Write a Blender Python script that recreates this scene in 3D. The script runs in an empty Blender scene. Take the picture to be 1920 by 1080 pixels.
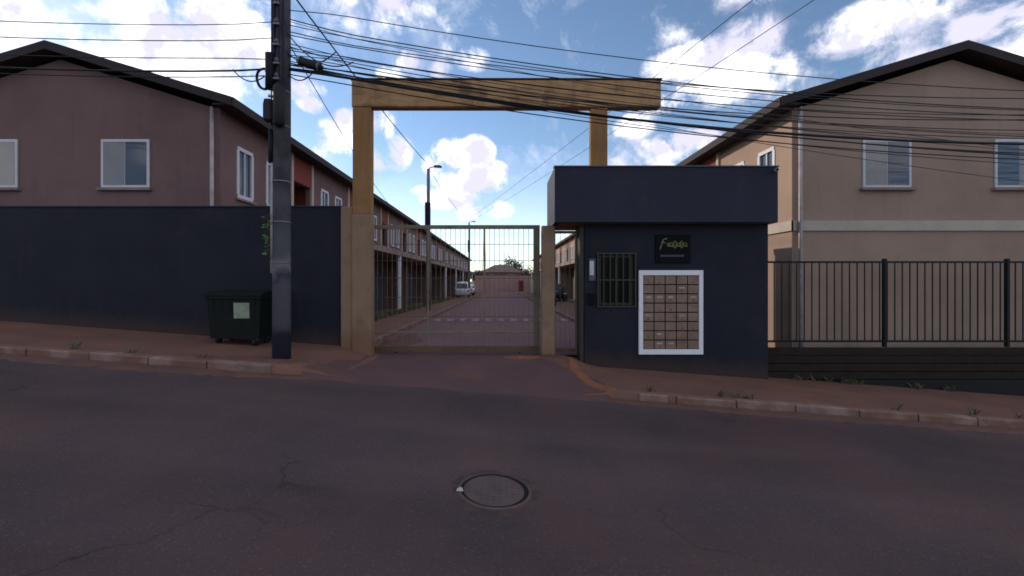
import bpy, math, random
from mathutils import Vector, Matrix
R = math.radians
random.seed(7)
scene = bpy.context.scene
COL = scene.collection

# ------------------------------------------------------------------ camera
F, CU, CV, EYE = 800.0, 940.0, 525.0, 1.6          # focal length in px of a 1920 wide frame
cam_d = bpy.data.cameras.new('camera')
cam_d.sensor_width = 36.0
cam_d.lens = F / 1920 * 36
cam_d.shift_x = (960 - CU) / 1920
cam_d.shift_y = -(540 - CV) / 1920
cam_d.clip_end = 3000
cam = bpy.data.objects.new('camera', cam_d)
COL.objects.link(cam)
cam.location = (0, 0, EYE)
cam.rotation_euler = (R(90), 0, 0)
scene.camera = cam
scene.view_settings.view_transform = 'Standard'
scene.view_settings.look = 'None'
scene.view_settings.exposure = 0.68
scene.view_settings.gamma = 1.0
scene.view_settings.use_curve_mapping = False
scene.cycles.pixel_filter_type = 'BLACKMAN_HARRIS'
scene.cycles.filter_width = 1.7
scene.cycles.max_bounces = 6

# ------------------------------------------------------------------ sun and sky
SUN_EL, SUN_AZ = R(20), R(-52)                      # azimuth from +Y, negative = to the left
to_sun = Vector((math.sin(SUN_AZ) * math.cos(SUN_EL), math.cos(SUN_AZ) * math.cos(SUN_EL), math.sin(SUN_EL)))
sd = bpy.data.lights.new('sun', 'SUN')
sd.energy = 1.85
sd.angle = R(1.0)
sd.color = (1.0, 0.86, 0.70)
so = bpy.data.objects.new('sun', sd)
COL.objects.link(so)
so.rotation_euler = (-to_sun).to_track_quat('-Z', 'Y').to_euler()

world = bpy.data.worlds.new('World')
scene.world = world
world.use_nodes = True
wn, wl = world.node_tree.nodes, world.node_tree.links
wn.clear()


def wnode(t, **kw):
    n = wn.new(t)
    for k, v in kw.items():
        setattr(n, k, v)
    return n


def wmath(op, a, b=None, c=None, clamp=False):
    n = wn.new('ShaderNodeMath')
    n.operation = op
    n.use_clamp = clamp
    for i, v in enumerate((a, b, c)):
        if v is None:
            continue
        if isinstance(v, (int, float)):
            n.inputs[i].default_value = v
        else:
            wl.new(v, n.inputs[i])
    return n.outputs[0]


def wdot(a, vec):
    n = wn.new('ShaderNodeVectorMath')
    n.operation = 'DOT_PRODUCT'
    wl.new(a, n.inputs[0])
    n.inputs[1].default_value = vec
    return n.outputs['Value']


tc = wnode('ShaderNodeTexCoord')
D = tc.outputs['Generated']
SEED = (1.65, 8.4, 3.2)
sky = wnode('ShaderNodeTexSky', sky_type='NISHITA')
sky.sun_disc = False
sky.sun_elevation = SUN_EL
sky.sun_rotation = SUN_AZ
sky.altitude = 900
sky.air_density = 1.0
sky.dust_density = 0.25
sky.ozone_density = 2.0


def wnoise(scale, detail, rough, offset=None, dist=0.0):
    n = wnode('ShaderNodeTexNoise')
    n.inputs['Scale'].default_value = scale
    n.inputs['Detail'].default_value = detail
    n.inputs['Roughness'].default_value = rough
    n.inputs['Distortion'].default_value = dist
    v = D
    if offset:
        a = wn.new('ShaderNodeVectorMath')
        a.operation = 'ADD'
        wl.new(D, a.inputs[0])
        a.inputs[1].default_value = offset
        v = a.outputs[0]
    wl.new(v, n.inputs['Vector'])
    return n.outputs['Fac']


def sky_dir(u, v):
    return Vector(((u - CU) / F, 1.0, (CV - v) / F)).normalized()


# cumulus heaps: bearing and height above the horizon written as (u, v), extents, strength
CLOUDS = [
    (852, 296, 52, 34, 1.5), (892, 288, 38, 32, 1.4), (822, 306, 34, 30, 1.3), (880, 335, 72, 32, 1.6), (926, 322, 28, 22, 1.2),
    (850, 372, 66, 22, 1.2), (905, 395, 60, 24, 0.7), (800, 360, 40, 18, 0.5),
    (632, 258, 44, 36, 1.0), (652, 230, 28, 26, 0.9), (600, 280, 26, 22, 0.7), (745, 288, 34, 34, 0.9), (716, 240, 26, 40, 0.8), (706, 290, 30, 34, 0.6),
    (762, 112, 26, 22, 0.9), (735, 142, 30, 18, 0.8), (884, 112, 34, 24, 0.8), (825, 130, 26, 18, 0.7), (832, 55, 20, 42, 0.5),
    (482, 82, 38, 46, 1.0), (470, 40, 30, 26, 0.8), (570, 165, 40, 26, 0.8), (582, 192, 26, 20, 0.9), (665, 168, 26, 26, 0.6),
    (1262, 126, 62, 34, 1.0), (1330, 108, 60, 44, 1.0), (1400, 80, 66, 54, 1.0), (1330, 170, 90, 34, 0.9), (1440, 130, 60, 50, 0.9), (1230, 200, 40, 30, 0.7),
    (1190, 238, 42, 26, 1.0), (1262, 274, 48, 32, 1.0), (1320, 262, 34, 24, 0.8),
    (960, 470, 90, 24, 0.35), (760, 440, 80, 30, 0.35), (1060, 445, 40, 26, 0.4),
    (1600, 60, 90, 46, 1.0), (1720, 120, 80, 34, 0.8), (1860, 40, 80, 40, 1.0), (300, 50, 90, 34, 1.0), (160, 110, 70, 30, 0.8), (30, 40, 60, 60, 0.9), (390, 110, 36, 22, 0.7),
]
dens = None
for (u, v, su, sv, amp) in CLOUDS:
    c = sky_dir(u, v)
    rt = Vector((c.y, -c.x, 0)).normalized()
    up = rt.cross(c).normalized()
    k = c.y
    a = wdot(D, rt / (su * 1.18 / F * k))
    b = wdot(D, up / (sv * 1.18 / F * k))
    r2 = wmath('ADD', wmath('MULTIPLY', a, a), wmath('MULTIPLY', b, b))
    front = wmath('GREATER_THAN', wdot(D, c), 0.2)
    val = wmath('MULTIPLY', wmath('MULTIPLY', wmath('SUBTRACT', 1.0, r2, clamp=True), amp), front)
    dens = val if dens is None else wmath('MAXIMUM', dens, val)
big = wnoise(2.2, 3, 0.5, SEED)
fine = wnoise(13.0, 11, 0.64, dist=0.3)
soft = wnoise(6.0, 7, 0.55, (0.7, 0.2, 0.9))
soft_up = wnoise(6.0, 7, 0.55, (0.73, 0.2, 0.845))
wisps = wnoise(5.0, 8, 0.68, (3.1, 1.7, 0.4), 0.6)
scatter = wmath('MULTIPLY', wmath('SUBTRACT', big, 0.472, clamp=True), 5.0)      # heaps over the rest of the sky
total = wmath('MAXIMUM', dens, scatter)
rag = wmath('MULTIPLY_ADD', total, 3.2, 0.9)
total = wmath('ADD', total, wmath('MULTIPLY', wmath('SUBTRACT', fine, 0.53), rag))
mr = wnode('ShaderNodeMapRange', interpolation_type='SMOOTHSTEP')
wl.new(total, mr.inputs['Value'])
mr.inputs['From Min'].default_value = 0.10
mr.inputs['From Max'].default_value = 0.78
wis = wmath('MULTIPLY', wmath('SUBTRACT', wisps, 0.53, clamp=True), 1.5, clamp=True)
sepd = wnode('ShaderNodeSeparateXYZ')
wl.new(D, sepd.inputs[0])
veil = wmath('MULTIPLY', wmath('SUBTRACT', 1.0, wmath('MULTIPLY', wmath('ABSOLUTE', sepd.outputs['Z']), 3.4), clamp=True), 0.30)   # pale veil low over the horizon
wis = wmath('MAXIMUM', wis, veil)
cov = wmath('MAXIMUM', mr.outputs[0], wis)
relief = wmath('MULTIPLY', wmath('SUBTRACT', soft_up, soft), 4.6)
shade = wmath('ADD', 0.62, relief)
shade = wmath('ADD', shade, wmath('MULTIPLY', wmath('SUBTRACT', 0.9, total), 0.22), clamp=True)
ramp = wnode('ShaderNodeValToRGB')
ramp.color_ramp.elements[0].position = 0.3
ramp.color_ramp.elements[0].color = (0.50, 0.49, 0.60, 1)
ramp.color_ramp.elements[1].position = 0.9
ramp.color_ramp.elements[1].color = (1.0, 0.965, 0.97, 1)
wl.new(shade, ramp.inputs[0])
bg1 = wnode('ShaderNodeBackground')
bg1.inputs['Strength'].default_value = 0.110
wl.new(sky.outputs[0], bg1.inputs['Color'])
bg2 = wnode('ShaderNodeBackground')
bg2.inputs['Strength'].default_value = 1.1
wl.new(ramp.outputs[0], bg2.inputs['Color'])
mix = wnode('ShaderNodeMixShader')
wl.new(cov, mix.inputs[0])
wl.new(bg1.outputs[0], mix.inputs[1])
wl.new(bg2.outputs[0], mix.inputs[2])
wo = wnode('ShaderNodeOutputWorld')
wl.new(mix.outputs[0], wo.inputs['Surface'])


# ------------------------------------------------------------------ materials
MATS = {}


def mat(name, base, rough=0.8, second=None, scale=3.0, amount=0.5, stain=None, stain_scale=0.7, stain_lo=0.55, stain_hi=0.75,
        bump=0.0, bump_scale=60.0, metal=0.0, streak=False, spec=0.35, speck=None, alpha=None):
    m = bpy.data.materials.new(name)
    m.use_nodes = True
    nt = m.node_tree
    n, l = nt.nodes, nt.links
    p = n['Principled BSDF']
    p.inputs['Roughness'].default_value = rough
    p.inputs['Metallic'].default_value = metal
    p.inputs['Specular IOR Level'].default_value = spec
    t = n.new('ShaderNodeNewGeometry')

    def noise(sc, det=6, ro=0.6, vec=None):
        q = n.new('ShaderNodeTexNoise')
        q.inputs['Scale'].default_value = sc
        q.inputs['Detail'].default_value = det
        q.inputs['Roughness'].default_value = ro
        l.new(vec or t.outputs['Position'], q.inputs['Vector'])
        return q.outputs['Fac']

    def mp(v, lo, hi, a=0.0, b=1.0):
        q = n.new('ShaderNodeMapRange')
        q.interpolation_type = 'SMOOTHSTEP'
        l.new(v, q.inputs['Value'])
        for i, x in zip(('From Min', 'From Max', 'To Min', 'To Max'), (lo, hi, a, b)):
            q.inputs[i].default_value = x
        return q.outputs[0]

    def mixc(f, a, b):
        q = n.new('ShaderNodeMix')
        q.data_type = 'RGBA'
        if isinstance(f, float):
            q.inputs[0].default_value = f
        else:
            l.new(f, q.inputs[0])
        for i, x in ((6, a), (7, b)):
            if isinstance(x, tuple):
                q.inputs[i].default_value = (*x, 1)
            else:
                l.new(x, q.inputs[i])
        return q.outputs[2]

    if second is None:
        second = tuple(x * 0.75 for x in base)
    col = mixc(mp(noise(scale), 0.35, 0.68, 0.0, amount), base, second)
    if streak:
        mpn = n.new('ShaderNodeMapping')
        mpn.inputs['Scale'].default_value = (1, 1, 0.12)
        l.new(t.outputs['Position'], mpn.inputs['Vector'])
        col = mixc(mp(noise(5.0, 5, 0.6, mpn.outputs[0]), 0.5, 0.78, 0.0, 0.55), col, stain or second)
    if stain:
        col = mixc(mp(noise(stain_scale, 7, 0.62), stain_lo, stain_hi, 0.0, 0.85), col, stain)
    if speck:
        col = mixc(mp(noise(speck[1], 2, 0.5), 0.58, 0.70, 0.0, 0.6), col, speck[0])
    l.new(col, p.inputs['Base Color'])
    if bump:
        bn = n.new('ShaderNodeBump')
        bn.inputs['Strength'].default_value = bump
        bn.inputs['Distance'].default_value = 0.02
        l.new(noise(bump_scale, 5, 0.6), bn.inputs['Height'])
        l.new(bn.outputs[0], p.inputs['Normal'])
    MATS[name] = m
    return m


mat('navy_paint', (0.0165, 0.017, 0.029), 0.7, (0.013, 0.013, 0.022), 1.2, 0.8, spec=0.2, stain=(0.026, 0.024, 0.030), stain_scale=0.9, stain_lo=0.5, stain_hi=0.8, bump=0.35, bump_scale=45, streak=True)
mat('navy_canopy', (0.025, 0.026, 0.046), 0.65, (0.020, 0.020, 0.036), 1.0, 0.8, spec=0.25, stain=(0.040, 0.036, 0.044), stain_scale=1.1, stain_lo=0.55, stain_hi=0.8, bump=0.3, bump_scale=45, streak=True)
mat('beige_paint', (0.29, 0.19, 0.125), 0.85, (0.24, 0.155, 0.10), 2.5, 0.8, spec=0.2, stain=(0.19, 0.115, 0.075), stain_scale=1.4, stain_lo=0.5, stain_hi=0.75, bump=0.4, bump_scale=35, streak=True)
mat('ochre_paint', (0.35, 0.185, 0.072), 0.8, (0.29, 0.15, 0.062), 2.0, 0.8, spec=0.2, stain=(0.21, 0.11, 0.05), stain_scale=1.3, stain_lo=0.5, stain_hi=0.78, bump=0.35, bump_scale=40, streak=True)
mat('beam_paint', (0.50, 0.29, 0.135), 0.8, (0.40, 0.23, 0.11), 4.5, 0.9, spec=0.2, stain=(0.17, 0.10, 0.06), stain_scale=2.2, stain_lo=0.5, stain_hi=0.7, bump=0.4, bump_scale=40, streak=True)
mat('gate_paint', (0.20, 0.165, 0.11), 0.55, (0.16, 0.12, 0.08), 5.0, 0.8, stain=(0.13, 0.07, 0.04), stain_scale=2.5, stain_lo=0.55, stain_hi=0.75, bump=0.1, bump_scale=80)
mat('gate_rust', (0.14, 0.085, 0.05), 0.7, (0.10, 0.055, 0.03), 5.0, 0.9, stain=(0.17, 0.08, 0.04), stain_scale=3.0, bump=0.2, bump_scale=80)
mat('dark_brown_metal', (0.05, 0.04, 0.028), 0.55, (0.035, 0.028, 0.02), 6.0, 0.8)
mat('black_metal', (0.010, 0.010, 0.012), 0.6, spec=0.2)
mat('board_dark', (0.028, 0.020, 0.015), 0.85, (0.02, 0.015, 0.012), 4.0, 0.8, spec=0.15)
mat('black_rubber', (0.012, 0.012, 0.014), 0.6)
mat('grille_metal', (0.045, 0.040, 0.026), 0.5)
mat('dark_glass', (0.006, 0.006, 0.008), 0.08, spec=0.45)
mat('window_dark', (0.006, 0.006, 0.006), 0.3, spec=0.08)
mat('window_glass', (0.035, 0.05, 0.085), 0.06, spec=0.6, bump=0.04, bump_scale=2.5)
mat('window_curtain', (0.20, 0.19, 0.19), 0.10, (0.17, 0.16, 0.16), 3.0, 0.8, spec=0.6)
mat('white_paint', (0.84, 0.81, 0.84), 0.5, (0.76, 0.74, 0.76), 5.0, 0.6)
mat('worn_marking', (0.34, 0.245, 0.245), 0.85, (0.22, 0.155, 0.155), 5.0, 1.0)
mat('white_frame', (0.60, 0.59, 0.62), 0.5, (0.5, 0.48, 0.5), 5.0, 0.6)
mat('mailbox_paint', (0.27, 0.175, 0.13), 0.6, (0.20, 0.13, 0.095), 3.0, 0.9, stain=(0.12, 0.09, 0.06), stain_scale=3.5)
mat('mailbox_slot', (0.46, 0.43, 0.42), 0.4, (0.25, 0.22, 0.2), 9.0, 0.9, metal=0.3)
mat('mailbox_dark', (0.018, 0.014, 0.012), 0.9)
mat('asphalt', (0.112, 0.070, 0.069), 0.9, (0.078, 0.054, 0.060), 0.6, 1.0, stain=(0.130, 0.074, 0.064), stain_scale=0.45, stain_lo=0.42, stain_hi=0.78, bump=1.0, bump_scale=48, speck=((0.185, 0.145, 0.132), 62.0), spec=0.15)
mat('inner_asphalt', (0.19, 0.086, 0.086), 0.85, (0.15, 0.074, 0.076), 0.4, 0.9, stain=(0.12, 0.075, 0.06), stain_scale=0.3, stain_lo=0.5, stain_hi=0.75, bump=0.4, bump_scale=60)
mat('pavement_concrete', (0.205, 0.108, 0.078), 0.9, (0.165, 0.088, 0.066), 1.1, 0.9, spec=0.15, stain=(0.25, 0.115, 0.07), stain_scale=1.2, stain_lo=0.48, stain_hi=0.7, bump=0.5, bump_scale=50)
mat('apron', (0.138, 0.074, 0.070), 0.9, (0.115, 0.066, 0.066), 1.0, 0.9, spec=0.15, stain=(0.18, 0.085, 0.06), stain_scale=0.9, stain_lo=0.5, stain_hi=0.72, bump=0.5, bump_scale=60)
mat('kerb_concrete', (0.30, 0.19, 0.16), 0.85, (0.17, 0.10, 0.08), 2.2, 1.0, stain=(0.18, 0.085, 0.055), stain_scale=2.0, stain_lo=0.40, stain_hi=0.62, bump=0.5, bump_scale=40)
mat('red_dirt', (0.31, 0.115, 0.055), 0.95, (0.24, 0.095, 0.05), 4.0, 0.9, bump=0.8, bump_scale=70)
mat('dark_dirt', (0.165, 0.078, 0.056), 0.95, (0.12, 0.062, 0.048), 3.0, 0.9, bump=0.8, bump_scale=70)
mat('earth', (0.13, 0.075, 0.055), 0.95, (0.10, 0.06, 0.045), 1.0, 0.9, bump=0.4, bump_scale=40)
mat('end_plaster', (0.45, 0.30, 0.27), 0.85, (0.38, 0.25, 0.22), 0.5, 0.8)
mat('manhole_collar', (0.130, 0.076, 0.066), 0.95, (0.066, 0.050, 0.054), 7.0, 1.0, spec=0.1, bump=0.9, bump_scale=60)
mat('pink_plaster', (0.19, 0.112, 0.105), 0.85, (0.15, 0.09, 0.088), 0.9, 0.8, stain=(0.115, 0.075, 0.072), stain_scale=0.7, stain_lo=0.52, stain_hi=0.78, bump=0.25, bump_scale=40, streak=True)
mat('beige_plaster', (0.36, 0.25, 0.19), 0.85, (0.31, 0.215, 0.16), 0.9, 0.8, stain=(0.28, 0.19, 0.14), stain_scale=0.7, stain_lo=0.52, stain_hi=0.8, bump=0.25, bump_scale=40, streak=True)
mat('red_plaster', (0.22, 0.045, 0.03), 0.85, (0.18, 0.04, 0.03), 1.5, 0.8)
mat('pale_trim', (0.50, 0.42, 0.36), 0.8, (0.42, 0.35, 0.3), 2.0, 0.8)
mat('slab_concrete', (0.28, 0.21, 0.19), 0.85, (0.2, 0.15, 0.135), 1.5, 0.9, stain=(0.13, 0.1, 0.09), stain_scale=1.2, streak=True)
mat('roof_tile', (0.075, 0.052, 0.046), 0.85, (0.05, 0.038, 0.036), 3.0, 0.9, bump=0.5, bump_scale=20)
mat('far_roof', (0.15, 0.10, 0.085), 0.85, (0.11, 0.075, 0.065), 1.0, 0.9)
mat('dark_eave', (0.035, 0.024, 0.024), 0.8, (0.028, 0.02, 0.02), 3.0, 0.8)
mat('carport_grey', (0.16, 0.13, 0.125), 0.85, (0.12, 0.10, 0.10), 1.5, 0.9)
mat('carport_door', (0.10, 0.07, 0.06), 0.6)
mat('garage_blue', (0.05, 0.055, 0.085), 0.5, (0.04, 0.042, 0.06), 2.0, 0.8)
mat('cable', (0.010, 0.011, 0.018), 0.6)
mat('grey_box', (0.10, 0.10, 0.12), 0.6)
mat('pvc', (0.42, 0.38, 0.38), 0.5, (0.30, 0.22, 0.2), 4.0, 0.8)
mat('steel', (0.20, 0.20, 0.22), 0.45, metal=0.6)
mat('bin_green', (0.007, 0.011, 0.009), 0.65, (0.005, 0.007, 0.006), 3.0, 0.8, spec=0.2, stain=(0.03, 0.02, 0.015), stain_scale=3.0, stain_lo=0.58, stain_hi=0.8)
mat('sticker', (0.30, 0.33, 0.24), 0.6, (0.22, 0.24, 0.18), 8.0, 0.8)
mat('sign_black', (0.006, 0.006, 0.007), 0.6, spec=0.08)
mat('sign_green', (0.17, 0.21, 0.06), 0.5)
mat('sign_white', (0.20, 0.20, 0.19), 0.5)
mat('sign_blue', (0.075, 0.08, 0.11), 0.5)
mat('leaf', (0.055, 0.11, 0.022), 0.6, (0.09, 0.14, 0.03), 9.0, 0.9)
mat('far_leaf', (0.030, 0.045, 0.022), 0.7, (0.045, 0.06, 0.028), 0.9, 0.9)
mat('grass_blade', (0.085, 0.10, 0.04), 0.8, (0.12, 0.10, 0.05), 1.2, 0.9)
mat('bark', (0.07, 0.05, 0.035), 0.9, bump=0.4)
mat('car_white', (0.62, 0.64, 0.68), 0.3, (0.55, 0.57, 0.6), 3.0, 0.6, spec=0.5)
mat('car_dark', (0.03, 0.032, 0.04), 0.3, spec=0.5)
mat('lamp_red', (0.3, 0.02, 0.015), 0.3)
mat('iron', (0.135, 0.094, 0.090), 0.85, (0.10, 0.074, 0.074), 8.0, 0.9, spec=0.15, stain=(0.13, 0.080, 0.066), stain_scale=4.0, bump=0.4, bump_scale=90)
mat('gap_dark', (0.012, 0.009, 0.010), 0.95)
mat('stone', (0.15, 0.11, 0.095), 0.9, (0.10, 0.075, 0.065), 20.0, 0.9)
mat('litter_pale', (0.45, 0.42, 0.40), 0.7)


def pole_material():
    m = mat('pole_concrete', (0.085, 0.080, 0.090), 0.9, (0.055, 0.052, 0.060), 3.5, 0.9, streak=True, spec=0.15, stain=(0.035, 0.032, 0.040), stain_scale=1.9, stain_lo=0.44, stain_hi=0.66, bump=0.5, bump_scale=40)
    n, l = m.node_tree.nodes, m.node_tree.links
    p = n['Principled BSDF']
    src = p.inputs['Base Color'].links[0].from_socket
    g = n.new('ShaderNodeNewGeometry')
    s = n.new('ShaderNodeSeparateXYZ')
    l.new(g.outputs['Position'], s.inputs[0])
    no = n.new('ShaderNodeTexNoise')
    no.inputs['Scale'].default_value = 3.5
    no.inputs['Detail'].default_value = 6
    l.new(g.outputs['Position'], no.inputs['Vector'])
    ad = n.new('ShaderNodeMath')
    ad.operation = 'MULTIPLY_ADD'
    l.new(no.outputs['Fac'], ad.inputs[0])
    ad.inputs[1].default_value = 0.7
    l.new(s.outputs['Z'], ad.inputs[2])
    r = n.new('ShaderNodeValToRGB')
    e = r.color_ramp.elements
    mr_ = n.new('ShaderNodeMapRange')
    l.new(ad.outputs[0], mr_.inputs['Value'])
    mr_.inputs['From Min'].default_value = 0.3
    mr_.inputs['From Max'].default_value = 3.3
    l.new(mr_.outputs[0], r.inputs[0])
    e[0].position = 0.22
    e[0].color = (0.030, 0.032, 0.052, 1)          # old dark blue paint at the foot
    e[1].position = 0.30
    e[1].color = (0.11, 0.105, 0.12, 1)
    for pos, c in ((0.52, (0.10, 0.095, 0.11, 1)), (0.56, (0.045, 0.05, 0.075, 1)), (0.62, (0.20, 0.17, 0.18, 1)), (0.70, (0.09, 0.09, 0.10, 1))):
        x = r.color_ramp.elements.new(pos)
        x.color = c
    mx = n.new('ShaderNodeMix')
    mx.data_type = 'RGBA'
    st = n.new('ShaderNodeMapRange')
    l.new(s.outputs['Z'], st.inputs['Value'])
    st.inputs['From Min'].default_value = 2.3
    st.inputs['From Max'].default_value = 2.9
    l.new(st.outputs[0], mx.inputs[0])
    l.new(r.outputs[0], mx.inputs[6])
    l.new(src, mx.inputs[7])
    l.new(mx.outputs[2], p.inputs['Base Color'])
    return m


pole_material()


def add_cracks(name):
    m = MATS[name]
    n, l = m.node_tree.nodes, m.node_tree.links
    p = n['Principled BSDF']
    src = p.inputs['Base Color'].links[0].from_socket
    g = n.new('ShaderNodeNewGeometry')
    no = n.new('ShaderNodeTexNoise')
    no.inputs['Scale'].default_value = 1.3
    no.inputs['Detail'].default_value = 6
    l.new(g.outputs['Position'], no.inputs['Vector'])
    ad = n.new('ShaderNodeVectorMath')
    ad.operation = 'MULTIPLY_ADD'
    l.new(no.outputs['Color'], ad.inputs[0])
    ad.inputs[1].default_value = (1.2, 1.2, 0)
    l.new(g.outputs['Position'], ad.inputs[2])
    vo = n.new('ShaderNodeTexVoronoi')
    vo.feature = 'DISTANCE_TO_EDGE'
    vo.inputs['Scale'].default_value = 0.42
    l.new(ad.outputs[0], vo.inputs['Vector'])
    a = n.new('ShaderNodeMapRange')
    l.new(vo.outputs['Distance'], a.inputs['Value'])
    a.inputs['From Min'].default_value = 0.002
    a.inputs['From Max'].default_value = 0.007
    a.inputs['To Min'].default_value = 0.45
    a.inputs['To Max'].default_value = 0.0
    n2 = n.new('ShaderNodeTexNoise')
    n2.inputs['Scale'].default_value = 0.33
    l.new(g.outputs['Position'], n2.inputs['Vector'])
    b = n.new('ShaderNodeMapRange')
    l.new(n2.outputs['Fac'], b.inputs['Value'])
    b.inputs['From Min'].default_value = 0.46
    b.inputs['From Max'].default_value = 0.58
    mu = n.new('ShaderNodeMath')
    mu.operation = 'MULTIPLY'
    l.new(a.outputs[0], mu.inputs[0])
    l.new(b.outputs[0], mu.inputs[1])
    mx = n.new('ShaderNodeMix')
    mx.data_type = 'RGBA'
    l.new(mu.outputs[0], mx.inputs[0])
    l.new(src, mx.inputs[6])
    mx.inputs[7].default_value = (0.022, 0.018, 0.020, 1)
    l.new(mx.outputs[2], p.inputs['Base Color'])


add_cracks('asphalt')


def add_tracks(name):
    m = MATS[name]
    n, l = m.node_tree.nodes, m.node_tree.links
    p = n['Principled BSDF']
    src = p.inputs['Base Color'].links[0].from_socket
    g = n.new('ShaderNodeNewGeometry')
    mp = n.new('ShaderNodeMapping')
    mp.inputs['Scale'].default_value = (0.10, 0.95, 1)
    mp.inputs['Rotation'].default_value = (0, 0, 0.05)
    l.new(g.outputs['Position'], mp.inputs['Vector'])
    no = n.new('ShaderNodeTexNoise')
    no.inputs['Scale'].default_value = 1.0
    no.inputs['Detail'].default_value = 7
    l.new(mp.outputs[0], no.inputs['Vector'])
    r = n.new('ShaderNodeMapRange')
    l.new(no.outputs['Fac'], r.inputs['Value'])
    for k, v in zip(('From Min', 'From Max', 'To Min', 'To Max'), (0.35, 0.68, 0.84, 1.18)):
        r.inputs[k].default_value = v
    mx = n.new('ShaderNodeVectorMath')
    mx.operation = 'SCALE'
    l.new(src, mx.inputs[0])
    l.new(r.outputs[0], mx.inputs['Scale'])
    l.new(mx.outputs[0], p.inputs['Base Color'])


add_tracks('asphalt')


def add_streaks(name, colour, sc):
    m = MATS[name]
    n, l = m.node_tree.nodes, m.node_tree.links
    p = n['Principled BSDF']
    src = p.inputs['Base Color'].links[0].from_socket
    g = n.new('ShaderNodeNewGeometry')
    mp = n.new('ShaderNodeMapping')
    mp.inputs['Scale'].default_value = sc
    l.new(g.outputs['Position'], mp.inputs['Vector'])
    no = n.new('ShaderNodeTexNoise')
    no.inputs['Scale'].default_value = 1.0
    no.inputs['Detail'].default_value = 8
    no.inputs['Roughness'].default_value = 0.66
    l.new(mp.outputs[0], no.inputs['Vector'])
    r = n.new('ShaderNodeMapRange')
    l.new(no.outputs['Fac'], r.inputs['Value'])
    for k, v in zip(('From Min', 'From Max', 'To Min', 'To Max'), (0.48, 0.68, 0.0, 0.55)):
        r.inputs[k].default_value = v
    mx = n.new('ShaderNodeMix')
    mx.data_type = 'RGBA'
    l.new(r.outputs[0], mx.inputs[0])
    l.new(src, mx.inputs[6])
    mx.inputs[7].default_value = (*colour, 1)
    l.new(mx.outputs[2], p.inputs['Base Color'])


add_streaks('beam_paint', (0.14, 0.085, 0.05), (1.1, 3, 11))
add_streaks('ochre_paint', (0.20, 0.12, 0.06), (6, 6, 1.0))


def add_splash(name, colour, top):
    # red soil splashed up the foot of the wall by rain, broken by noise
    m = MATS[name]
    n, l = m.node_tree.nodes, m.node_tree.links
    p = n['Principled BSDF']
    src = p.inputs['Base Color'].links[0].from_socket
    g = n.new('ShaderNodeNewGeometry')
    sx = n.new('ShaderNodeSeparateXYZ')
    l.new(g.outputs['Position'], sx.inputs[0])
    h = n.new('ShaderNodeMath')
    h.operation = 'MULTIPLY_ADD'
    l.new(sx.outputs['X'], h.inputs[0])
    h.inputs[1].default_value = 0.074
    l.new(sx.outputs['Z'], h.inputs[2])
    no = n.new('ShaderNodeTexNoise')
    no.inputs['Scale'].default_value = 4.0
    no.inputs['Detail'].default_value = 8
    no.inputs['Roughness'].default_value = 0.7
    l.new(g.outputs['Position'], no.inputs['Vector'])
    a = n.new('ShaderNodeMath')
    a.operation = 'MULTIPLY_ADD'
    l.new(no.outputs['Fac'], a.inputs[0])
    a.inputs[1].default_value = -0.55
    l.new(h.outputs[0], a.inputs[2])
    r = n.new('ShaderNodeMapRange')
    l.new(a.outputs[0], r.inputs['Value'])
    for k, v in zip(('From Min', 'From Max', 'To Min', 'To Max'), (-0.25, top - 0.25, 0.75, 0.0)):
        r.inputs[k].default_value = v
    mx = n.new('ShaderNodeMix')
    mx.data_type = 'RGBA'
    l.new(r.outputs[0], mx.inputs[0])
    l.new(src, mx.inputs[6])
    mx.inputs[7].default_value = (*colour, 1)
    l.new(mx.outputs[2], p.inputs['Base Color'])


add_splash('navy_paint', (0.060, 0.034, 0.028), 0.30)
add_splash('beige_paint', (0.20, 0.10, 0.06), 0.45)


# ------------------------------------------------------------------ geometry helpers
def children(o):
    return [c for c in bpy.data.objects if c.parent == o]


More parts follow.
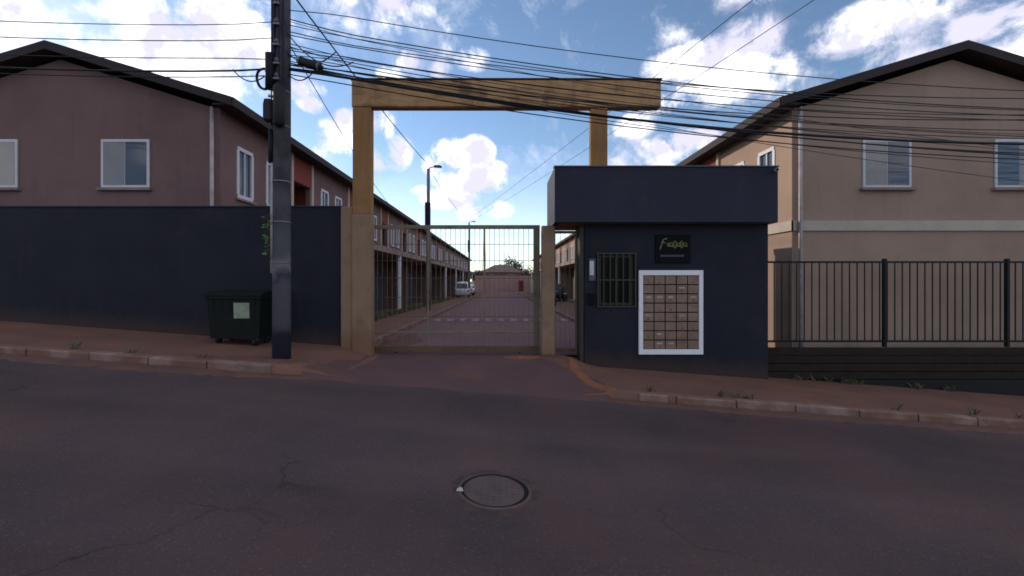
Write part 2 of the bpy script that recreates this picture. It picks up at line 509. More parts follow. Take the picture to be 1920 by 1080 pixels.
class MB:
    """collects shapes in world (or thing-local) coordinates and links them as one mesh object"""

    def __init__(self):
        self.v, self.f, self.smooth = [], [], []

    def add(self, vs, fs, smooth=False):
        b = len(self.v)
        self.v += [Vector(x) for x in vs]
        self.f += [tuple(b + i for i in q) for q in fs]
        self.smooth += [smooth] * len(fs)
        return self

    def box(self, x0, x1, y0, y1, z0, z1, bev=0.0):
        x0, x1 = min(x0, x1), max(x0, x1)
        y0, y1 = min(y0, y1), max(y0, y1)
        z0, z1 = min(z0, z1), max(z0, z1)
        if bev <= 0:
            vs = [(x, y, z) for z in (z0, z1) for y in (y0, y1) for x in (x0, x1)]
            return self.add(vs, [(0, 2, 3, 1), (4, 5, 7, 6), (0, 1, 5, 4), (2, 6, 7, 3), (0, 4, 6, 2), (1, 3, 7, 5)])
        b = min(bev, (x1 - x0) / 2.01, (y1 - y0) / 2.01, (z1 - z0) / 2.01)
        vs = []
        for sz in (0, 1):
            for sy in (0, 1):
                for sx in (0, 1):
                    X, Y, Z = (x0, x1)[sx], (y0, y1)[sy], (z0, z1)[sz]
                    dx, dy, dz = (b, -b)[sx], (b, -b)[sy], (b, -b)[sz]
                    vs += [(X, Y + dy, Z + dz), (X + dx, Y, Z + dz), (X + dx, Y + dy, Z)]

        def i(sx, sy, sz, k):
            return (sz * 4 + sy * 2 + sx) * 3 + k
        fs = []
        for s in (0, 1):
            q = [i(s, 0, 0, 0), i(s, 1, 0, 0), i(s, 1, 1, 0), i(s, 0, 1, 0)]
            fs.append(tuple(q if s else q[::-1]))
            q = [i(0, s, 0, 1), i(1, s, 0, 1), i(1, s, 1, 1), i(0, s, 1, 1)]
            fs.append(tuple(q[::-1] if s else q))
            q = [i(0, 0, s, 2), i(1, 0, s, 2), i(1, 1, s, 2), i(0, 1, s, 2)]
            fs.append(tuple(q if s else q[::-1]))
        for a in (0, 1):
            for c in (0, 1):
                fs.append((i(a, c, 0, 0), i(a, c, 1, 0), i(a, c, 1, 1), i(a, c, 0, 1)))
                fs.append((i(a, 0, c, 0), i(a, 1, c, 0), i(a, 1, c, 2), i(a, 0, c, 2)))
                fs.append((i(0, a, c, 1), i(1, a, c, 1), i(1, a, c, 2), i(0, a, c, 2)))
        for sx in (0, 1):
            for sy in (0, 1):
                for sz in (0, 1):
                    fs.append((i(sx, sy, sz, 0), i(sx, sy, sz, 1), i(sx, sy, sz, 2)))
        return self.add(vs, fs)

    def tube(self, pts, rad, n=8, caps=True):
        pts = [Vector(p) for p in pts]
        rads = rad if isinstance(rad, (list, tuple)) else [rad] * len(pts)
        vs, fs = [], []
        for k, p in enumerate(pts):
            d = (pts[min(k + 1, len(pts) - 1)] - pts[max(k - 1, 0)]).normalized()
            ref = Vector((0, 0, 1)) if abs(d.z) < 0.9 else Vector((0, 1, 0))
            a = d.cross(ref).normalized()
            b = d.cross(a)
            for j in range(n):
                t = 2 * math.pi * j / n
                vs.append(p + (a * math.cos(t) + b * math.sin(t)) * rads[k])
        for k in range(len(pts) - 1):
            for j in range(n):
                fs.append((k * n + j, k * n + (j + 1) % n, (k + 1) * n + (j + 1) % n, (k + 1) * n + j))
        self.add(vs, fs, True)
        if caps:
            b = len(self.v) - len(vs)
            self.f += [tuple(b + j for j in range(n))[::-1], tuple(b + (len(pts) - 1) * n + j for j in range(n))]
            self.smooth += [False, False]
        return self

    def prism(self, poly, axis, a, b):
        """polygon of 2D points extruded along axis ('x','y','z') from a to b"""
        n = len(poly)
        mk = {'x': lambda p, t: (t, p[0], p[1]), 'y': lambda p, t: (p[0], t, p[1]), 'z': lambda p, t: (p[0], p[1], t)}[axis]
        vs = [mk(p, a) for p in poly] + [mk(p, b) for p in poly]
        fs = [tuple(range(n)), tuple(range(2 * n - 1, n - 1, -1))]
        fs += [(i, i + n, (i + 1) % n + n, (i + 1) % n) for i in range(n)]
        return self.add(vs, fs)

    def build(self, name, material, parent=None, loc=None):
        o_ = Vector(loc) if loc is not None else (Vector(parent['o']) if parent is not None and 'o' in parent else Vector((0, 0, 0)))
        me = bpy.data.meshes.new(name)
        me.from_pydata([tuple(v - o_) for v in self.v], [], self.f)
        me.polygons.foreach_set('use_smooth', self.smooth)
        me.materials.append(MATS[material])
        me.validate()
        import bmesh
        bm = bmesh.new()
        bm.from_mesh(me)
        bmesh.ops.recalc_face_normals(bm, faces=bm.faces)
        bm.to_mesh(me)
        bm.free()
        ob = bpy.data.objects.new(name, me)
        COL.objects.link(ob)
        if parent is not None:
            ob.parent = parent
            ob['o'] = tuple(o_)
        elif loc is not None:
            ob.location = o_
            ob['o'] = tuple(o_)
        return ob


def tag(o, label, cat, group=None, kind=None):
    if label:
        o['label'] = label
    if cat:
        o['category'] = cat
    if group:
        o['group'] = group
    if kind:
        o['kind'] = kind
    return o


def thing(name, label, cat, loc=(0, 0, 0), group=None):
    o = bpy.data.objects.new(name, None)
    o.empty_display_size = 0.2
    COL.objects.link(o)
    o.location = loc
    o['o'] = tuple(loc)
    return tag(o, label, cat, group)


def structure(mb, name, m, label=None):
    o = mb.build(name, m)
    o['kind'] = 'structure'
    if label:
        o['label'] = label
    return o


def stuff(mb, name, m, label=None, cat=None):
    o = mb.build(name, m)
    return tag(o, label, cat, None, 'stuff')


def dup(o, loc, label=None, parent=None):
    c = o.copy()
    COL.objects.link(c)
    if parent is not None:
        c.parent = parent
    else:
        c.location = loc
        if label:
            c['label'] = label
    for ch in children(o):
        dup(ch, None, None, c)
    return c


def sm(x, a, b):
    t = max(0.0, min(1.0, (x - a) / (b - a)))
    return t * t * (3 - 2 * t)


# ------------------------------------------------------------------ ground
SL = 0.074
KY = 6.8                                             # kerb line


def zr(x):                                           # street surface, falls to the right
    return -SL * max(-45.0, min(45.0, x)) - 0.16


def zi(y):                                           # lane inside the gate
    return -0.012 * (y - 9)


def gate_zone(x):
    return sm(x, -3.25, -2.55) * (1 - sm(x, 1.25, 2.0))


def zp(x, y):                                        # pavement and driveway surface
    out = zr(x) + 0.12
    t = sm(y, KY, 8.6)
    ins = (zr(x) + 0.02) * (1 - t) + 0.0 * t
    w = gate_zone(x)
    return out * (1 - w) + ins * w


def grid(xs, ys, fz):
    mb = MB()
    vs = [(x, y, fz(x, y)) for y in ys for x in xs]
    n = len(xs)
    fs = [(j * n + i, j * n + i + 1, (j + 1) * n + i + 1, (j + 1) * n + i) for j in range(len(ys) - 1) for i in range(n - 1)]
    return mb.add(vs, fs, True)


def frange(a, b, s):
    n = int(round((b - a) / s))
    return [a + (b - a) * i / n for i in range(n + 1)]


def wob(x, y):
    return 0.010 * math.sin(x * 0.9 + 1.3) * math.cos(y * 0.7) + 0.006 * math.sin(x * 2.3 + y * 1.9)


terr_x = [-900, -300, -100, -45, -20, 0, 20, 45, 100, 300, 900]
terr_y = [-900, -300, -80, -20, 0, 9.10, 9.16, 30, 60, 100, 200, 400, 900]
structure(grid(terr_x, terr_y, lambda x, y: (zr(x) - 0.12) if y < 9.13 else min(-0.06, zi(y) - 0.06) if y < 120 else -1.5), 'ground', 'earth')
structure(grid(frange(-45, 45, 0.5), frange(-9, KY + 0.02, 0.34), lambda x, y: zr(x) + wob(x, y) * (1 - sm(y, 5.6, 6.6))), 'road', 'asphalt')
pv = grid(frange(-45, 45, 0.25), [KY - 0.001] + frange(KY, 9.14, 0.18), lambda x, y: (zr(x) - 0.1) if y < KY else zp(x, y))
structure(pv, 'pavement', 'pavement_concrete')

# driveway apron: one sheet with a ragged edge, just proud of the pavement
apx = frange(-2.95, 1.62, 0.12)
ap = MB()
rows = frange(KY - 0.30, 9.4, 0.12)
vs = []
for y in rows:
    for i, x in enumerate(apx):
        t = i / (len(apx) - 1)
        xl = -3.15 + 0.45 * sm(y, KY, 9) + 0.05 * math.sin(y * 7)
        xr = 1.75 - 0.95 * sm(y, KY + .4, 8.8) + 0.06 * math.sin(y * 6 + 1)
        X = xl + (xr - xl) * t
        if y < KY:
            z = zr(X) + 0.012 + 0.012 * sm(y, KY - 0.3, KY) - 0.02 * (1 - sm(y, KY - 0.3 + 0.1 * (0.5 + 0.5 * math.sin(X * 4.1)), KY - 0.08))
        else:
            z = zp(X, y) + 0.006
        vs.append((X, y, z))
n_ = len(apx)
ap.add(vs, [(j * n_ + i, j * n_ + i + 1, (j + 1) * n_ + i + 1, (j + 1) * n_ + i) for j in range(len(rows) - 1) for i in range(n_ - 1)], True)
structure(ap, 'driveway', 'apron')

# kerbs: stone by stone
kerb = thing('kerb', None, None, (0, KY, 0))
kerb['kind'] = 'structure'
random.seed(11)
x = -24.0
while x < 24:
    L = random.uniform(0.92, 1.02)
    mid = x + L / 2
    if not (-3.35 < mid < 1.75):
        gap = 0.012
        if x < 2.72 < x + L:
            L = 2.66 - x
        a, b = x + gap, x + L - gap
        dz, dy = random.uniform(-0.012, 0.008), random.uniform(-0.012, 0.012)
        za, zb = zr(a) + 0.126 + dz, zr(b) + 0.126 + dz + random.uniform(-.006, .006)
        y0, y1 = KY - 0.03 + dy, KY + 0.13 + dy
        k = MB()
        c = 0.018
        k.add([(a, y0, za - .4), (b, y0, zb - .4), (b, y0, zb - c), (a, y0, za - c), (a, y0 + c, za), (b, y0 + c, zb), (b, y1, zb), (a, y1, za), (a, y1, za - .4), (b, y1, zb - .4)],
              [(0, 1, 2, 3), (3, 2, 5, 4), (4, 5, 6, 7), (7, 6, 9, 8), (0, 3, 4, 7, 8), (1, 9, 6, 5, 2)])
        k.build('kerbstone', 'kerb_concrete', kerb)
        if 2.6 < x + L < 2.7:
            L += 0.12                                 # the dark drain gap in the kerb
    x += L


def dirt(path, widths, h, m, name, label, fz, seed=0, n=9):
    """low irregular mound along a path; its rim dips under the surface"""
    rnd = random.Random(seed)
    mb = MB()
    pts = [Vector((p[0], p[1], 0)) for p in path]
    fine = []
    for i in range(len(pts) - 1):
        for t in frange(0, 1, 1 / 14)[:-1]:
            fine.append((pts[i].lerp(pts[i + 1], t), widths[i] * (1 - t) + widths[i + 1] * t))
    fine.append((pts[-1], widths[-1]))
    vs = []
    for i, (p, w) in enumerate(fine):
        q = fine[min(i + 1, len(fine) - 1)][0] - fine[max(i - 1, 0)][0]
        q = Vector((-q.y, q.x, 0)).normalized()
        e = math.sin(math.pi * i / (len(fine) - 1)) ** 0.5 if 0 < i < len(fine) - 1 else 0
        wl_, wr_ = w * rnd.uniform(0.65, 1.15), w * rnd.uniform(0.65, 1.15)
        for j in range(n):
            s = -1 + 2 * j / (n - 1)
            d = s * (wl_ if s < 0 else wr_) * (0.4 + 0.6 * e)
            pos = p + q * d
            hh = h * e * (1 - s * s) * rnd.uniform(0.5, 1.2) - (0.012 if abs(s) > 0.99 or e == 0 else 0) + 0.001
            vs.append((pos.x, pos.y, fz(pos.x, pos.y) + 0.006 + hh))
    m_ = len(fine)
    mb.add(vs, [(i * n + j, i * n + j + 1, (i + 1) * n + j + 1, (i + 1) * n + j) for i in range(m_ - 1) for j in range(n - 1)], True)
    return stuff(mb, name, m, label, 'dirt')


roadz = lambda x, y: zr(x) + wob(x, y) * (1 - sm(y, 5.6, 6.6))
dirt([(1.42, 8.85), (1.38, 8.0), (1.55, 7.3), (1.82, 6.9)], [0.10, 0.12, 0.10, 0.22], 0.025, 'red_dirt', 'dirt', 'streak of orange soil washed down from the walk-in opening to the kerb', lambda x, y: zp(x, y) + 0.006, 3)
dirt([(0.05, 8.78), (0.4, 8.75), (0.80, 8.8)], [0.10, 0.17, 0.10], 0.03, 'red_dirt', 'dirt', 'orange soil heaped at the right foot of the sliding gate', lambda x, y: zp(x, y) + 0.006, 4)
dirt([(1.3, 6.72), (1.9, 6.66), (3, 6.62), (4.5, 6.6), (6.5, 6.62), (9.5, 6.62), (14, 6.64)], [0.10, 0.16, 0.17, 0.2, 0.2, 0.2, 0.16], 0.016, 'dark_dirt', 'dirt', 'brown soil collected in the gutter along the right kerb', roadz, 5)
dirt([(-14, 6.66), (-8, 6.6), (-5.5, 6.58), (-4, 6.6), (-2.9, 6.66)], [0.18, 0.22, 0.24, 0.2, 0.12], 0.018, 'dark_dirt', 'dirt', 'brown soil collected in the gutter along the left kerb', roadz, 6)
dirt([(-5.4, 7.1), (-4.4, 7.05), (-3.6, 7.15), (-3.1, 7.3)], [0.12, 0.2, 0.16, 0.1], 0.03, 'dark_dirt', 'dirt', 'loose brown soil around the foot of the utility pole', zp, 8)

# grit along both gutters
gr = MB()
rg = random.Random(5)
for _ in range(900):
    gx = rg.choice((rg.uniform(-9, -2.6), rg.uniform(1.2, 9)))
    gy = KY - 0.06 - abs(rg.gauss(0, 0.22))
    if rg.random() < 0.12:
        gy = rg.uniform(1.5, 6.5)
    s = rg.uniform(0.004, 0.013)
    z = roadz(gx, gy) + 0.012 * (gy > 6.4)
    p = [(gx + s * rg.uniform(.6, 1.3) * math.cos(a), gy + s * rg.uniform(.6, 1.3) * math.sin(a), z - .004) for a in (0, 1.6, 3.1, 4.7)]
    t = (gx, gy, z + s * rg.uniform(.7, 1.2))
    gr.add(p + [t], [(0, 1, 4), (1, 2, 4), (2, 3, 4), (3, 0, 4)])
stuff(gr, 'gravel', 'stone', 'scattered grit and small stones in the gutters', 'gravel')

# lane inside the gate
structure(grid(frange(-3.1, 2.9, 0.6), frange(9.14, 92, 2.0), lambda x, y: zi(y)), 'lane', 'inner_asphalt')
for s, xa, xb in ((-1, -5.5, -3.25), (1, 3.05, 5.5)):
    structure(grid([xa, (xa + xb) / 2, xb], frange(9.4, 90, 4.0), lambda x, y: zi(y) + 0.13), 'sidewalk', 'pavement_concrete')
    k = MB()
    e = xb if s < 0 else xa
    ys = frange(9.4, 90, 4.0)
    for i in range(len(ys) - 1):
        ya, yb = ys[i], ys[i + 1]
        x0, x1 = (e, e + 0.15) if s < 0 else (e - 0.15, e)
        k.add([(x0, ya, zi(ya) - .1), (x1, ya, zi(ya) - .1), (x1, yb, zi(yb) - .1), (x0, yb, zi(yb) - .1), (x0, ya, zi(ya) + .134), (x1, ya, zi(ya) + .134), (x1, yb, zi(yb) + .134), (x0, yb, zi(yb) + .134)],
              [(0, 1, 5, 4), (1, 2, 6, 5), (2, 3, 7, 6), (3, 0, 4, 7), (4, 5, 6, 7)])
    structure(k, 'inner_kerb', 'kerb_concrete')
dirt([(-2.75, 9.9), (-2.6, 11.2), (-2.75, 13.0)], [0.3, 0.55, 0.2], 0.07, 'dark_dirt', 'dirt', 'heap of orange soil inside the gate by the left pillar', lambda x, y: zi(y), 9)

# speed hump with painted stripes
hump = thing('speed_hump', 'low speed hump with white painted stripes across the lane inside the gate', 'speed hump', (0, 17.8, zi(17.8)))


def hz(y):
    t = (y - 17.25) / 1.1
    return zi(y) + 0.075 * math.sin(math.pi * max(0, min(1, t)))


hys = frange(17.25, 18.35, 0.11)
grid([-2.95, 0, 2.8], hys, lambda x, y: hz(y) + 0.004).build('hump', 'inner_asphalt', hump)
x = -2.75
while x < 2.6:
    w = 0.26
    grid([x, x + w], hys[1:-2], lambda x, y: hz(y) + 0.009).build('stripe', 'worn_marking', hump)
    x += 0.52

# grass verge beside the left carports
gm = MB()
rg = random.Random(3)
for _ in range(5200):
    y = 12 + 48 * rg.random() ** 1.6
    x = rg.uniform(-5.5, -4.75)
    z = zi(y) + 0.12
    a, h, w = rg.uniform(0, 6.28), rg.uniform(0.06, 0.2), rg.uniform(0.012, 0.03)
    dx, dy = math.cos(a), math.sin(a)
    gm.add([(x - dy * w, y + dx * w, z), (x + dy * w, y - dx * w, z), (x + dx * h * .5, y + dy * h * .5, z + h)], [(0, 1, 2)])
stuff(gm, 'grass', 'grass_blade', 'strip of dry grass along the left row of houses', 'grass')


# ------------------------------------------------------------------ front wall (left)
WT = 3.13
fw = thing('boundary_wall', 'tall dark navy painted wall left of the gate behind the utility pole', 'wall', (-8, 9.05, 0))
b = MB()
b.box(-30, -3.335, 9.0, 9.18, -0.5, WT)
b.build('wall_panel', 'navy_paint', fw)
b = MB()
b.box(-30, -3.335, 8.975, 9.205, WT, WT + 0.035, 0.006)
b.build('coping', 'navy_canopy', fw)

# ------------------------------------------------------------------ portal frame
fr = thing('gate_portal', 'tall ochre portal frame of a long beam on two pillars over the gate', 'gateway', (0, 8.9, 0))
b = MB()
b.box(-3.085, -2.685, 8.80, 9.03, -0.3, 2.965, 0.012)
o = b.build('pillar_base', 'beige_paint', fr)
o['label'] = 'greyish beige lower half of the left pillar'
b = MB()
b.box(-3.335, -3.087, 8.86, 9.03, -0.3, 3.125, 0.012)
b.build('buttress', 'beige_paint', fr)
b = MB()
b.box(-3.075, -2.695, 8.81, 9.02, 2.965, 5.17, 0.012)
o = b.build('pillar', 'ochre_paint', fr)
o['label'] = 'ochre upper half of the left pillar'
b = MB()
b.box(1.85, 2.20, 8.83, 9.01, 3.03, 5.17, 0.012)
o = b.build('pillar', 'ochre_paint', fr)
o['label'] = 'short right pillar rising from the gatehouse roof'
b = MB()
b.box(-3.095, 3.30, 8.80, 9.03, 5.172, 5.735, 0.02)
b.build('beam', 'beam_paint', fr)
b = MB()
b.box(-3.12, 3.32, 8.785, 9.045, 5.735, 5.765, 0.006)
b.build('drip_cap', 'dark_brown_metal', fr)

# ------------------------------------------------------------------ sliding gate
GY, GT = 9.33, 2.80
gt = thing('sliding_gate', 'wide beige metal sliding gate of thin upright bars with a rusty bottom rail', 'gate', (-0.9, GY, 0))


def gbar(x0, x1, z0, z1, name, m='gate_paint', t=0.05, parent=gt):
    q = MB()
    q.box(x0, x1, GY - t / 2, GY + t / 2, z0, z1, 0.004)
    return q.build(name, m, parent)


gbar(-3.0, 0.84, GT - 0.085, GT, 'top_rail')
gbar(-3.0, 0.84, 0.03, 0.16, 'bottom_rail', 'gate_rust')
for zz in (0.80, 1.22, 1.64, 2.02, 2.38):
    gbar(-2.92, 0.70, zz - .006, zz + .006, 'cross_wire', 'gate_rust', 0.014)
gbar(-2.92, 0.70, 0.44, 0.475, 'middle_rail', 'gate_paint', 0.03)
gbar(-3.0, -2.92, 0.16, GT - .085, 'stile')
gbar(0.70, 0.84, 0.16, GT - .085, 'stile')
for xx in (-1.60, -0.37):
    gbar(xx - .02, xx + .02, 0.16, GT - .085, 'mullion', 'gate_paint', 0.04)
bar0 = None
n_b = 33
for i in range(1, n_b + 1):
    bx = -2.92 + 3.62 * i / (n_b + 1)
    if min(abs(bx + 1.60), abs(bx + 0.37)) < 0.03:
        continue
    if bar0 is None:
        q = MB()
        q.tube([(bx, GY, 0.16), (bx, GY, GT - .085)], 0.0048, 6, False)
        bar0 = q.build('bar', 'gate_paint', gt)
        bx0 = bx
    else:
        c = bar0.copy()
        COL.objects.link(c)
        c.location.x = bx - bx0
for xx in (-2.3, 0.4):
    q = MB()
    q.tube([(xx, GY - .02, 0.055), (xx, GY + .02, 0.055)], 0.05, 14)
    q.build('roller', 'black_metal', gt)
rail = MB()
rail.box(-3.1, 4.0, GY - .02, GY + .02, -0.02, 0.012)
tag(rail.build('gate_track', 'gate_rust'), 'rusty ground track under the sliding gate', 'track')

# post between gate and walk-in opening
ps = thing('gate_post', 'square beige post between the sliding gate and the walk-in opening', 'post', (0.98, 8.99, 0))
b = MB()
b.box(0.845, 1.115, 8.90, 9.10, -0.3, 2.735, 0.010)
b.build('shaft', 'beige_paint', ps)
b = MB()
b.box(0.83, 1.13, 8.885, 9.115, -0.3, 0.055, 0.008)
b.build('foot', 'dark_dirt', ps)

# walk-in gate: thin bars
pg = thing('walk_in_gate', 'narrow barred metal gate in the opening beside the gatehouse', 'gate', (1.37, 9.2, 0))
for (x0, x1, z0, z1, nm, m) in ((1.12, 1.165, 0.0, 2.66, 'stile', 'gate_paint'), (1.585, 1.63, 0.0, 2.66, 'stile', 'gate_paint'), (1.165, 1.585, 2.60, 2.66, 'top_rail', 'gate_paint'), (1.165, 1.585, 0.05, 0.13, 'bottom_rail', 'gate_rust')):
    q = MB()
    q.box(x0, x1, 9.18, 9.22, z0, z1, 0.004)
    q.build(nm, m, pg)
for i in range(1, 4):
    q = MB()
    xx = 1.165 + .42 * i / 4
    q.tube([(xx, 9.2, .13), (xx, 9.2, 2.60)], 0.005, 6, False)
    q.build('bar', 'gate_paint', pg)
q = MB()
q.box(1.13, 1.17, 9.10, 9.178, 1.05, 1.22, 0.005)
q.build('lock', 'black_metal', pg)

# ------------------------------------------------------------------ gatehouse
GH = thing('gatehouse', 'small dark navy gatehouse with a deep flat canopy and a barred window', 'gatehouse', (3.5, 9.0, -0.3))
GX0, GX1, GF, GZ = 1.72, 5.50, 8.80, 2.745


def wall_cells(mb, us, zs, holes, put):
    for i in range(len(us) - 1):
        for j in range(len(zs) - 1):
            um, zm = (us[i] + us[i + 1]) / 2, (zs[j] + zs[j + 1]) / 2
            if any(h[0] < um < h[1] and h[2] < zm < h[3] for h in holes):
                continue
            put(us[i], us[i + 1], zs[j], zs[j + 1])


WX0, WX1, WZ0, WZ1 = 2.02, 2.72, 1.09, 2.11
b = MB()
wall_cells(b, [GX0, WX0, WX1, GX1], [-0.9, WZ0, WZ1, GZ], [(WX0, WX1, WZ0, WZ1)], lambda a, c, z0, z1: b.box(a, c, GF, GF + .15, z0, z1))
o = b.build('front_wall', 'navy_paint', GH)
b = MB()
b.box(GX0, GX0 + .15, GF + .15, 9.45, -0.9, GZ)
b.box(GX0 + .15, 2.35, 9.30, 9.45, -0.9, GZ)
b.box(2.35, 2.50, 9.45, 11.2, -0.9, GZ)
b.box(2.50, GX1 - .15, 11.05, 11.2, -0.9, GZ)
b.box(GX1 - .15, GX1, GF + .15, 11.2, -0.9, GZ)
b.build('side_wall', 'navy_paint', GH)
b = MB()
b.box(2.35, GX1, 9.905, 11.25, GZ + .002, GZ + .12)
b.build('roof_slab', 'slab_concrete', GH)
CX0, CX1, CY0, CY1, CZ0, CZ1 = 1.062, 5.515, 8.50, 9.90, 2.747, 3.85
b = MB()
b.box(CX0, CX1, CY0, CY0 + .12, CZ0, CZ1, 0.008)
b.box(CX0 + .001, CX0 + .12, CY0 + .12, CY1 - .12, CZ0, CZ1 - .001)
b.box(CX1 - .12, CX1 - .001, CY0 + .12, CY1 - .12, CZ0, CZ1 - .001)
b.box(CX0, CX1, CY1 - .12, CY1, CZ0, CZ1, 0.008)
b.build('canopy', 'navy_canopy', GH)
b = MB()
b.box(CX0 + .12, CX1 - .12, CY0 + .12, CY1 - .12, CZ0 + .003, 3.03)
b.build('canopy_slab', 'beige_paint', GH)
b = MB()
b.box(CX0 - .015, CX1 + .015, CY0 - .02, CY0 + .14, CZ1, CZ1 + .03, 0.006)
b.build('flashing', 'grey_box', GH)
b = MB()
b.box(1.632, 1.717, 8.84, 9.40, -0.4, GZ, 0.006)
b.build('door_jamb', 'dark_brown_metal', GH)
# interior floor so the window does not look through
b = MB()
b.box(1.88, 5.34, 8.96, 9.29, -0.4, -0.1)
b.box(2.51, 5.34, 9.46, 11.04, -0.4, -0.1)
b.build('floor_slab', 'slab_concrete', GH)
# window
wd = MB()
t = 0.04
wd.box(WX0, WX1, GF + .03, GF + .09, WZ1 - t, WZ1)
wd.box(WX0, WX1, GF + .03, GF + .09, WZ0, WZ0 + t)
wd.box(WX0, WX0 + t, GF + .03, GF + .09, WZ0 + t, WZ1 - t)
wd.box(WX1 - t, WX1, GF + .03, GF + .09, WZ0 + t, WZ1 - t)
wd.box((WX0 + WX1) / 2 - .015, (WX0 + WX1) / 2 + .015, GF + .04, GF + .08, WZ0 + t, WZ1 - t)
wo_ = wd.build('window', 'dark_brown_metal', GH)
for a, c in ((WX0 + t, (WX0 + WX1) / 2 - .016), ((WX0 + WX1) / 2 + .016, WX1 - t)):
    q = MB()
    q.box(a, c, GF + .055, GF + .061, WZ0 + t, WZ1 - t)
    q.build('pane', 'window_dark', wo_)
gq = MB()
gx0, gx1, gz0, gz1 = WX0 - .05, WX1 + .05, WZ0 - .05, WZ1 + .05
for z0 in (gz0, (gz0 + gz1) / 2 - .012, gz1 - .025):
    gq.box(gx0, gx1, GF - .045, GF - .025, z0, z0 + .025)
for x0 in (gx0, gx1 - .025):
    gq.box(x0, x0 + .025, GF - .047, GF - .003, gz0 - .002, gz1 + .002)
grl = gq.build('window_grille', 'grille_metal', GH)
for i in range(1, 6):
    q = MB()
    xx = gx0 + (gx1 - gx0) * i / 6
    q.box(xx - .009, xx + .009, GF - .048, GF - .022, gz0 + .026, gz1 - .026)
    q.build('bar', 'grille_metal', grl)

# things on the gatehouse front
it = thing('intercom', 'narrow pale intercom panel on the navy wall left of the barred window', 'intercom', (1.87, GF, 1.5))
q = MB()
q.box(1.80, 1.935, GF - .035, GF - .001, 1.58, 2.04, 0.008)
q.build('housing', 'grey_box', it)
q = MB()
q.box(1.815, 1.90, GF - .041, GF - .036, 1.70, 1.99, 0.002)
q.build('face_plate', 'white_frame', it)
q = MB()
q.box(1.82, 1.92, GF - .041, GF - .036, 1.60, 1.67, 0.002)
q.build('keypad', 'grey_box', it)
mb_ = thing('meter_box', 'small black box on the navy wall under the intercom panel', 'box', (1.85, GF, 1.1))
q = MB()
q.box(1.77, 1.92, GF - .07, GF - .001, 1.10, 1.34, 0.01)
q.build('case', 'black_metal', mb_)
q = MB()
q.box(1.785, 1.905, GF - .077, GF - .071, 1.12, 1.32, 0.003)
q.build('lid', 'sign_black', mb_)

# name plaque: black board with green script and a small line of print below
sg = thing('name_sign', 'small black plaque with green script lettering above the mailboxes', 'sign', (3.54, GF, 2.25))
SX0, SX1, SZ0, SZ1 = 3.17, 3.89, 1.95, 2.53
q = MB()
q.box(SX0, SX1, GF - .03, GF - .001, SZ0, SZ1, 0.005)
q.build('board', 'sign_black', sg)


def stroke(pts, w, name, m):
    q = MB()
    y0 = GF - .0335
    for i in range(len(pts) - 1):
        a, c = Vector((pts[i][0], 0, pts[i][1])), Vector((pts[i + 1][0], 0, pts[i + 1][1]))
        q.tube([a + Vector((0, y0, 0)), c + Vector((0, y0, 0))], w, 6)
    return q.build(name, m, sg)


def sp(px, py):                                        # plaque coordinates measured on the plaque itself
    return (SX0 + (SX1 - SX0) * px, SZ0 + (SZ1 - SZ0) * py)


stroke([sp(.12, .47), sp(.17, .62), sp(.22, .84), sp(.33, .86)], .014, 'script_letter', 'sign_white')
stroke([sp(.15, .70), sp(.20, .72), sp(.28, .71)], .012, 'script_letter', 'sign_white')
lx = .33
for k, (w, h) in enumerate(((.05, .70), (.10, .70), (.09, .86), (.09, .70), (.06, .86), (.11, .71))):
    pts = []
    for s in range(11):
        a = -math.pi * .9 + 2 * math.pi * s / 10
        pts.append(sp(lx + w / 2 + w / 2 * math.cos(a), .63 + (h - .56) * .42 * math.sin(a) + .02))
    pts.append(sp(lx + w + .02, .575))
    stroke(pts, .011, 'script_letter', 'sign_green')
    lx += w + .012
for k in range(9):
    x0 = .15 + k * .075
    a, c = sp(x0, .22), sp(x0 + .055, .29)
    q = MB()
    q.box(a[0], c[0], GF - .034, GF - .0305, a[1], c[1])
    q.build('small_letter', 'sign_blue', sg)

# bank of mailboxes
mx = thing('mailbox_bank', 'white framed bank of forty brown mailboxes set in the navy gatehouse wall', 'mailboxes', (3.49, GF, 0.07))
MX0, MX1, MZ0, MZ1 = 2.825, 4.145, 0.07, 1.80
q = MB()
ft = 0.105
q.box(MX0, MX1, GF - .05, GF - .001, MZ1 - ft, MZ1, 0.006)
q.box(MX0, MX1, GF - .05, GF - .001, MZ0, MZ0 + ft, 0.006)
q.box(MX0, MX0 + .085, GF - .05, GF - .001, MZ0 + ft, MZ1 - ft, 0.006)
q.box(MX1 - .085, MX1, GF - .05, GF - .001, MZ0 + ft, MZ1 - ft, 0.006)
q.build('frame', 'white_paint', mx)
ix0, ix1, iz0, iz1 = MX0 + .085, MX1 - .085, MZ0 + ft, MZ1 - ft
q = MB()
q.box(ix0, ix1, GF - .010, GF - .001, iz0, iz1)
q.build('back_plate', 'mailbox_dark', mx)
rm = random.Random(21)
nc, nr = 5, 8
cw, ch = (ix1 - ix0) / nc, (iz1 - iz0) / nr
BRIGHT = {(0, 2), (1, 2), (2, 2), (4, 2), (3, 1), (0, 4), (3, 4), (2, 7), (1, 7), (1, 6)}
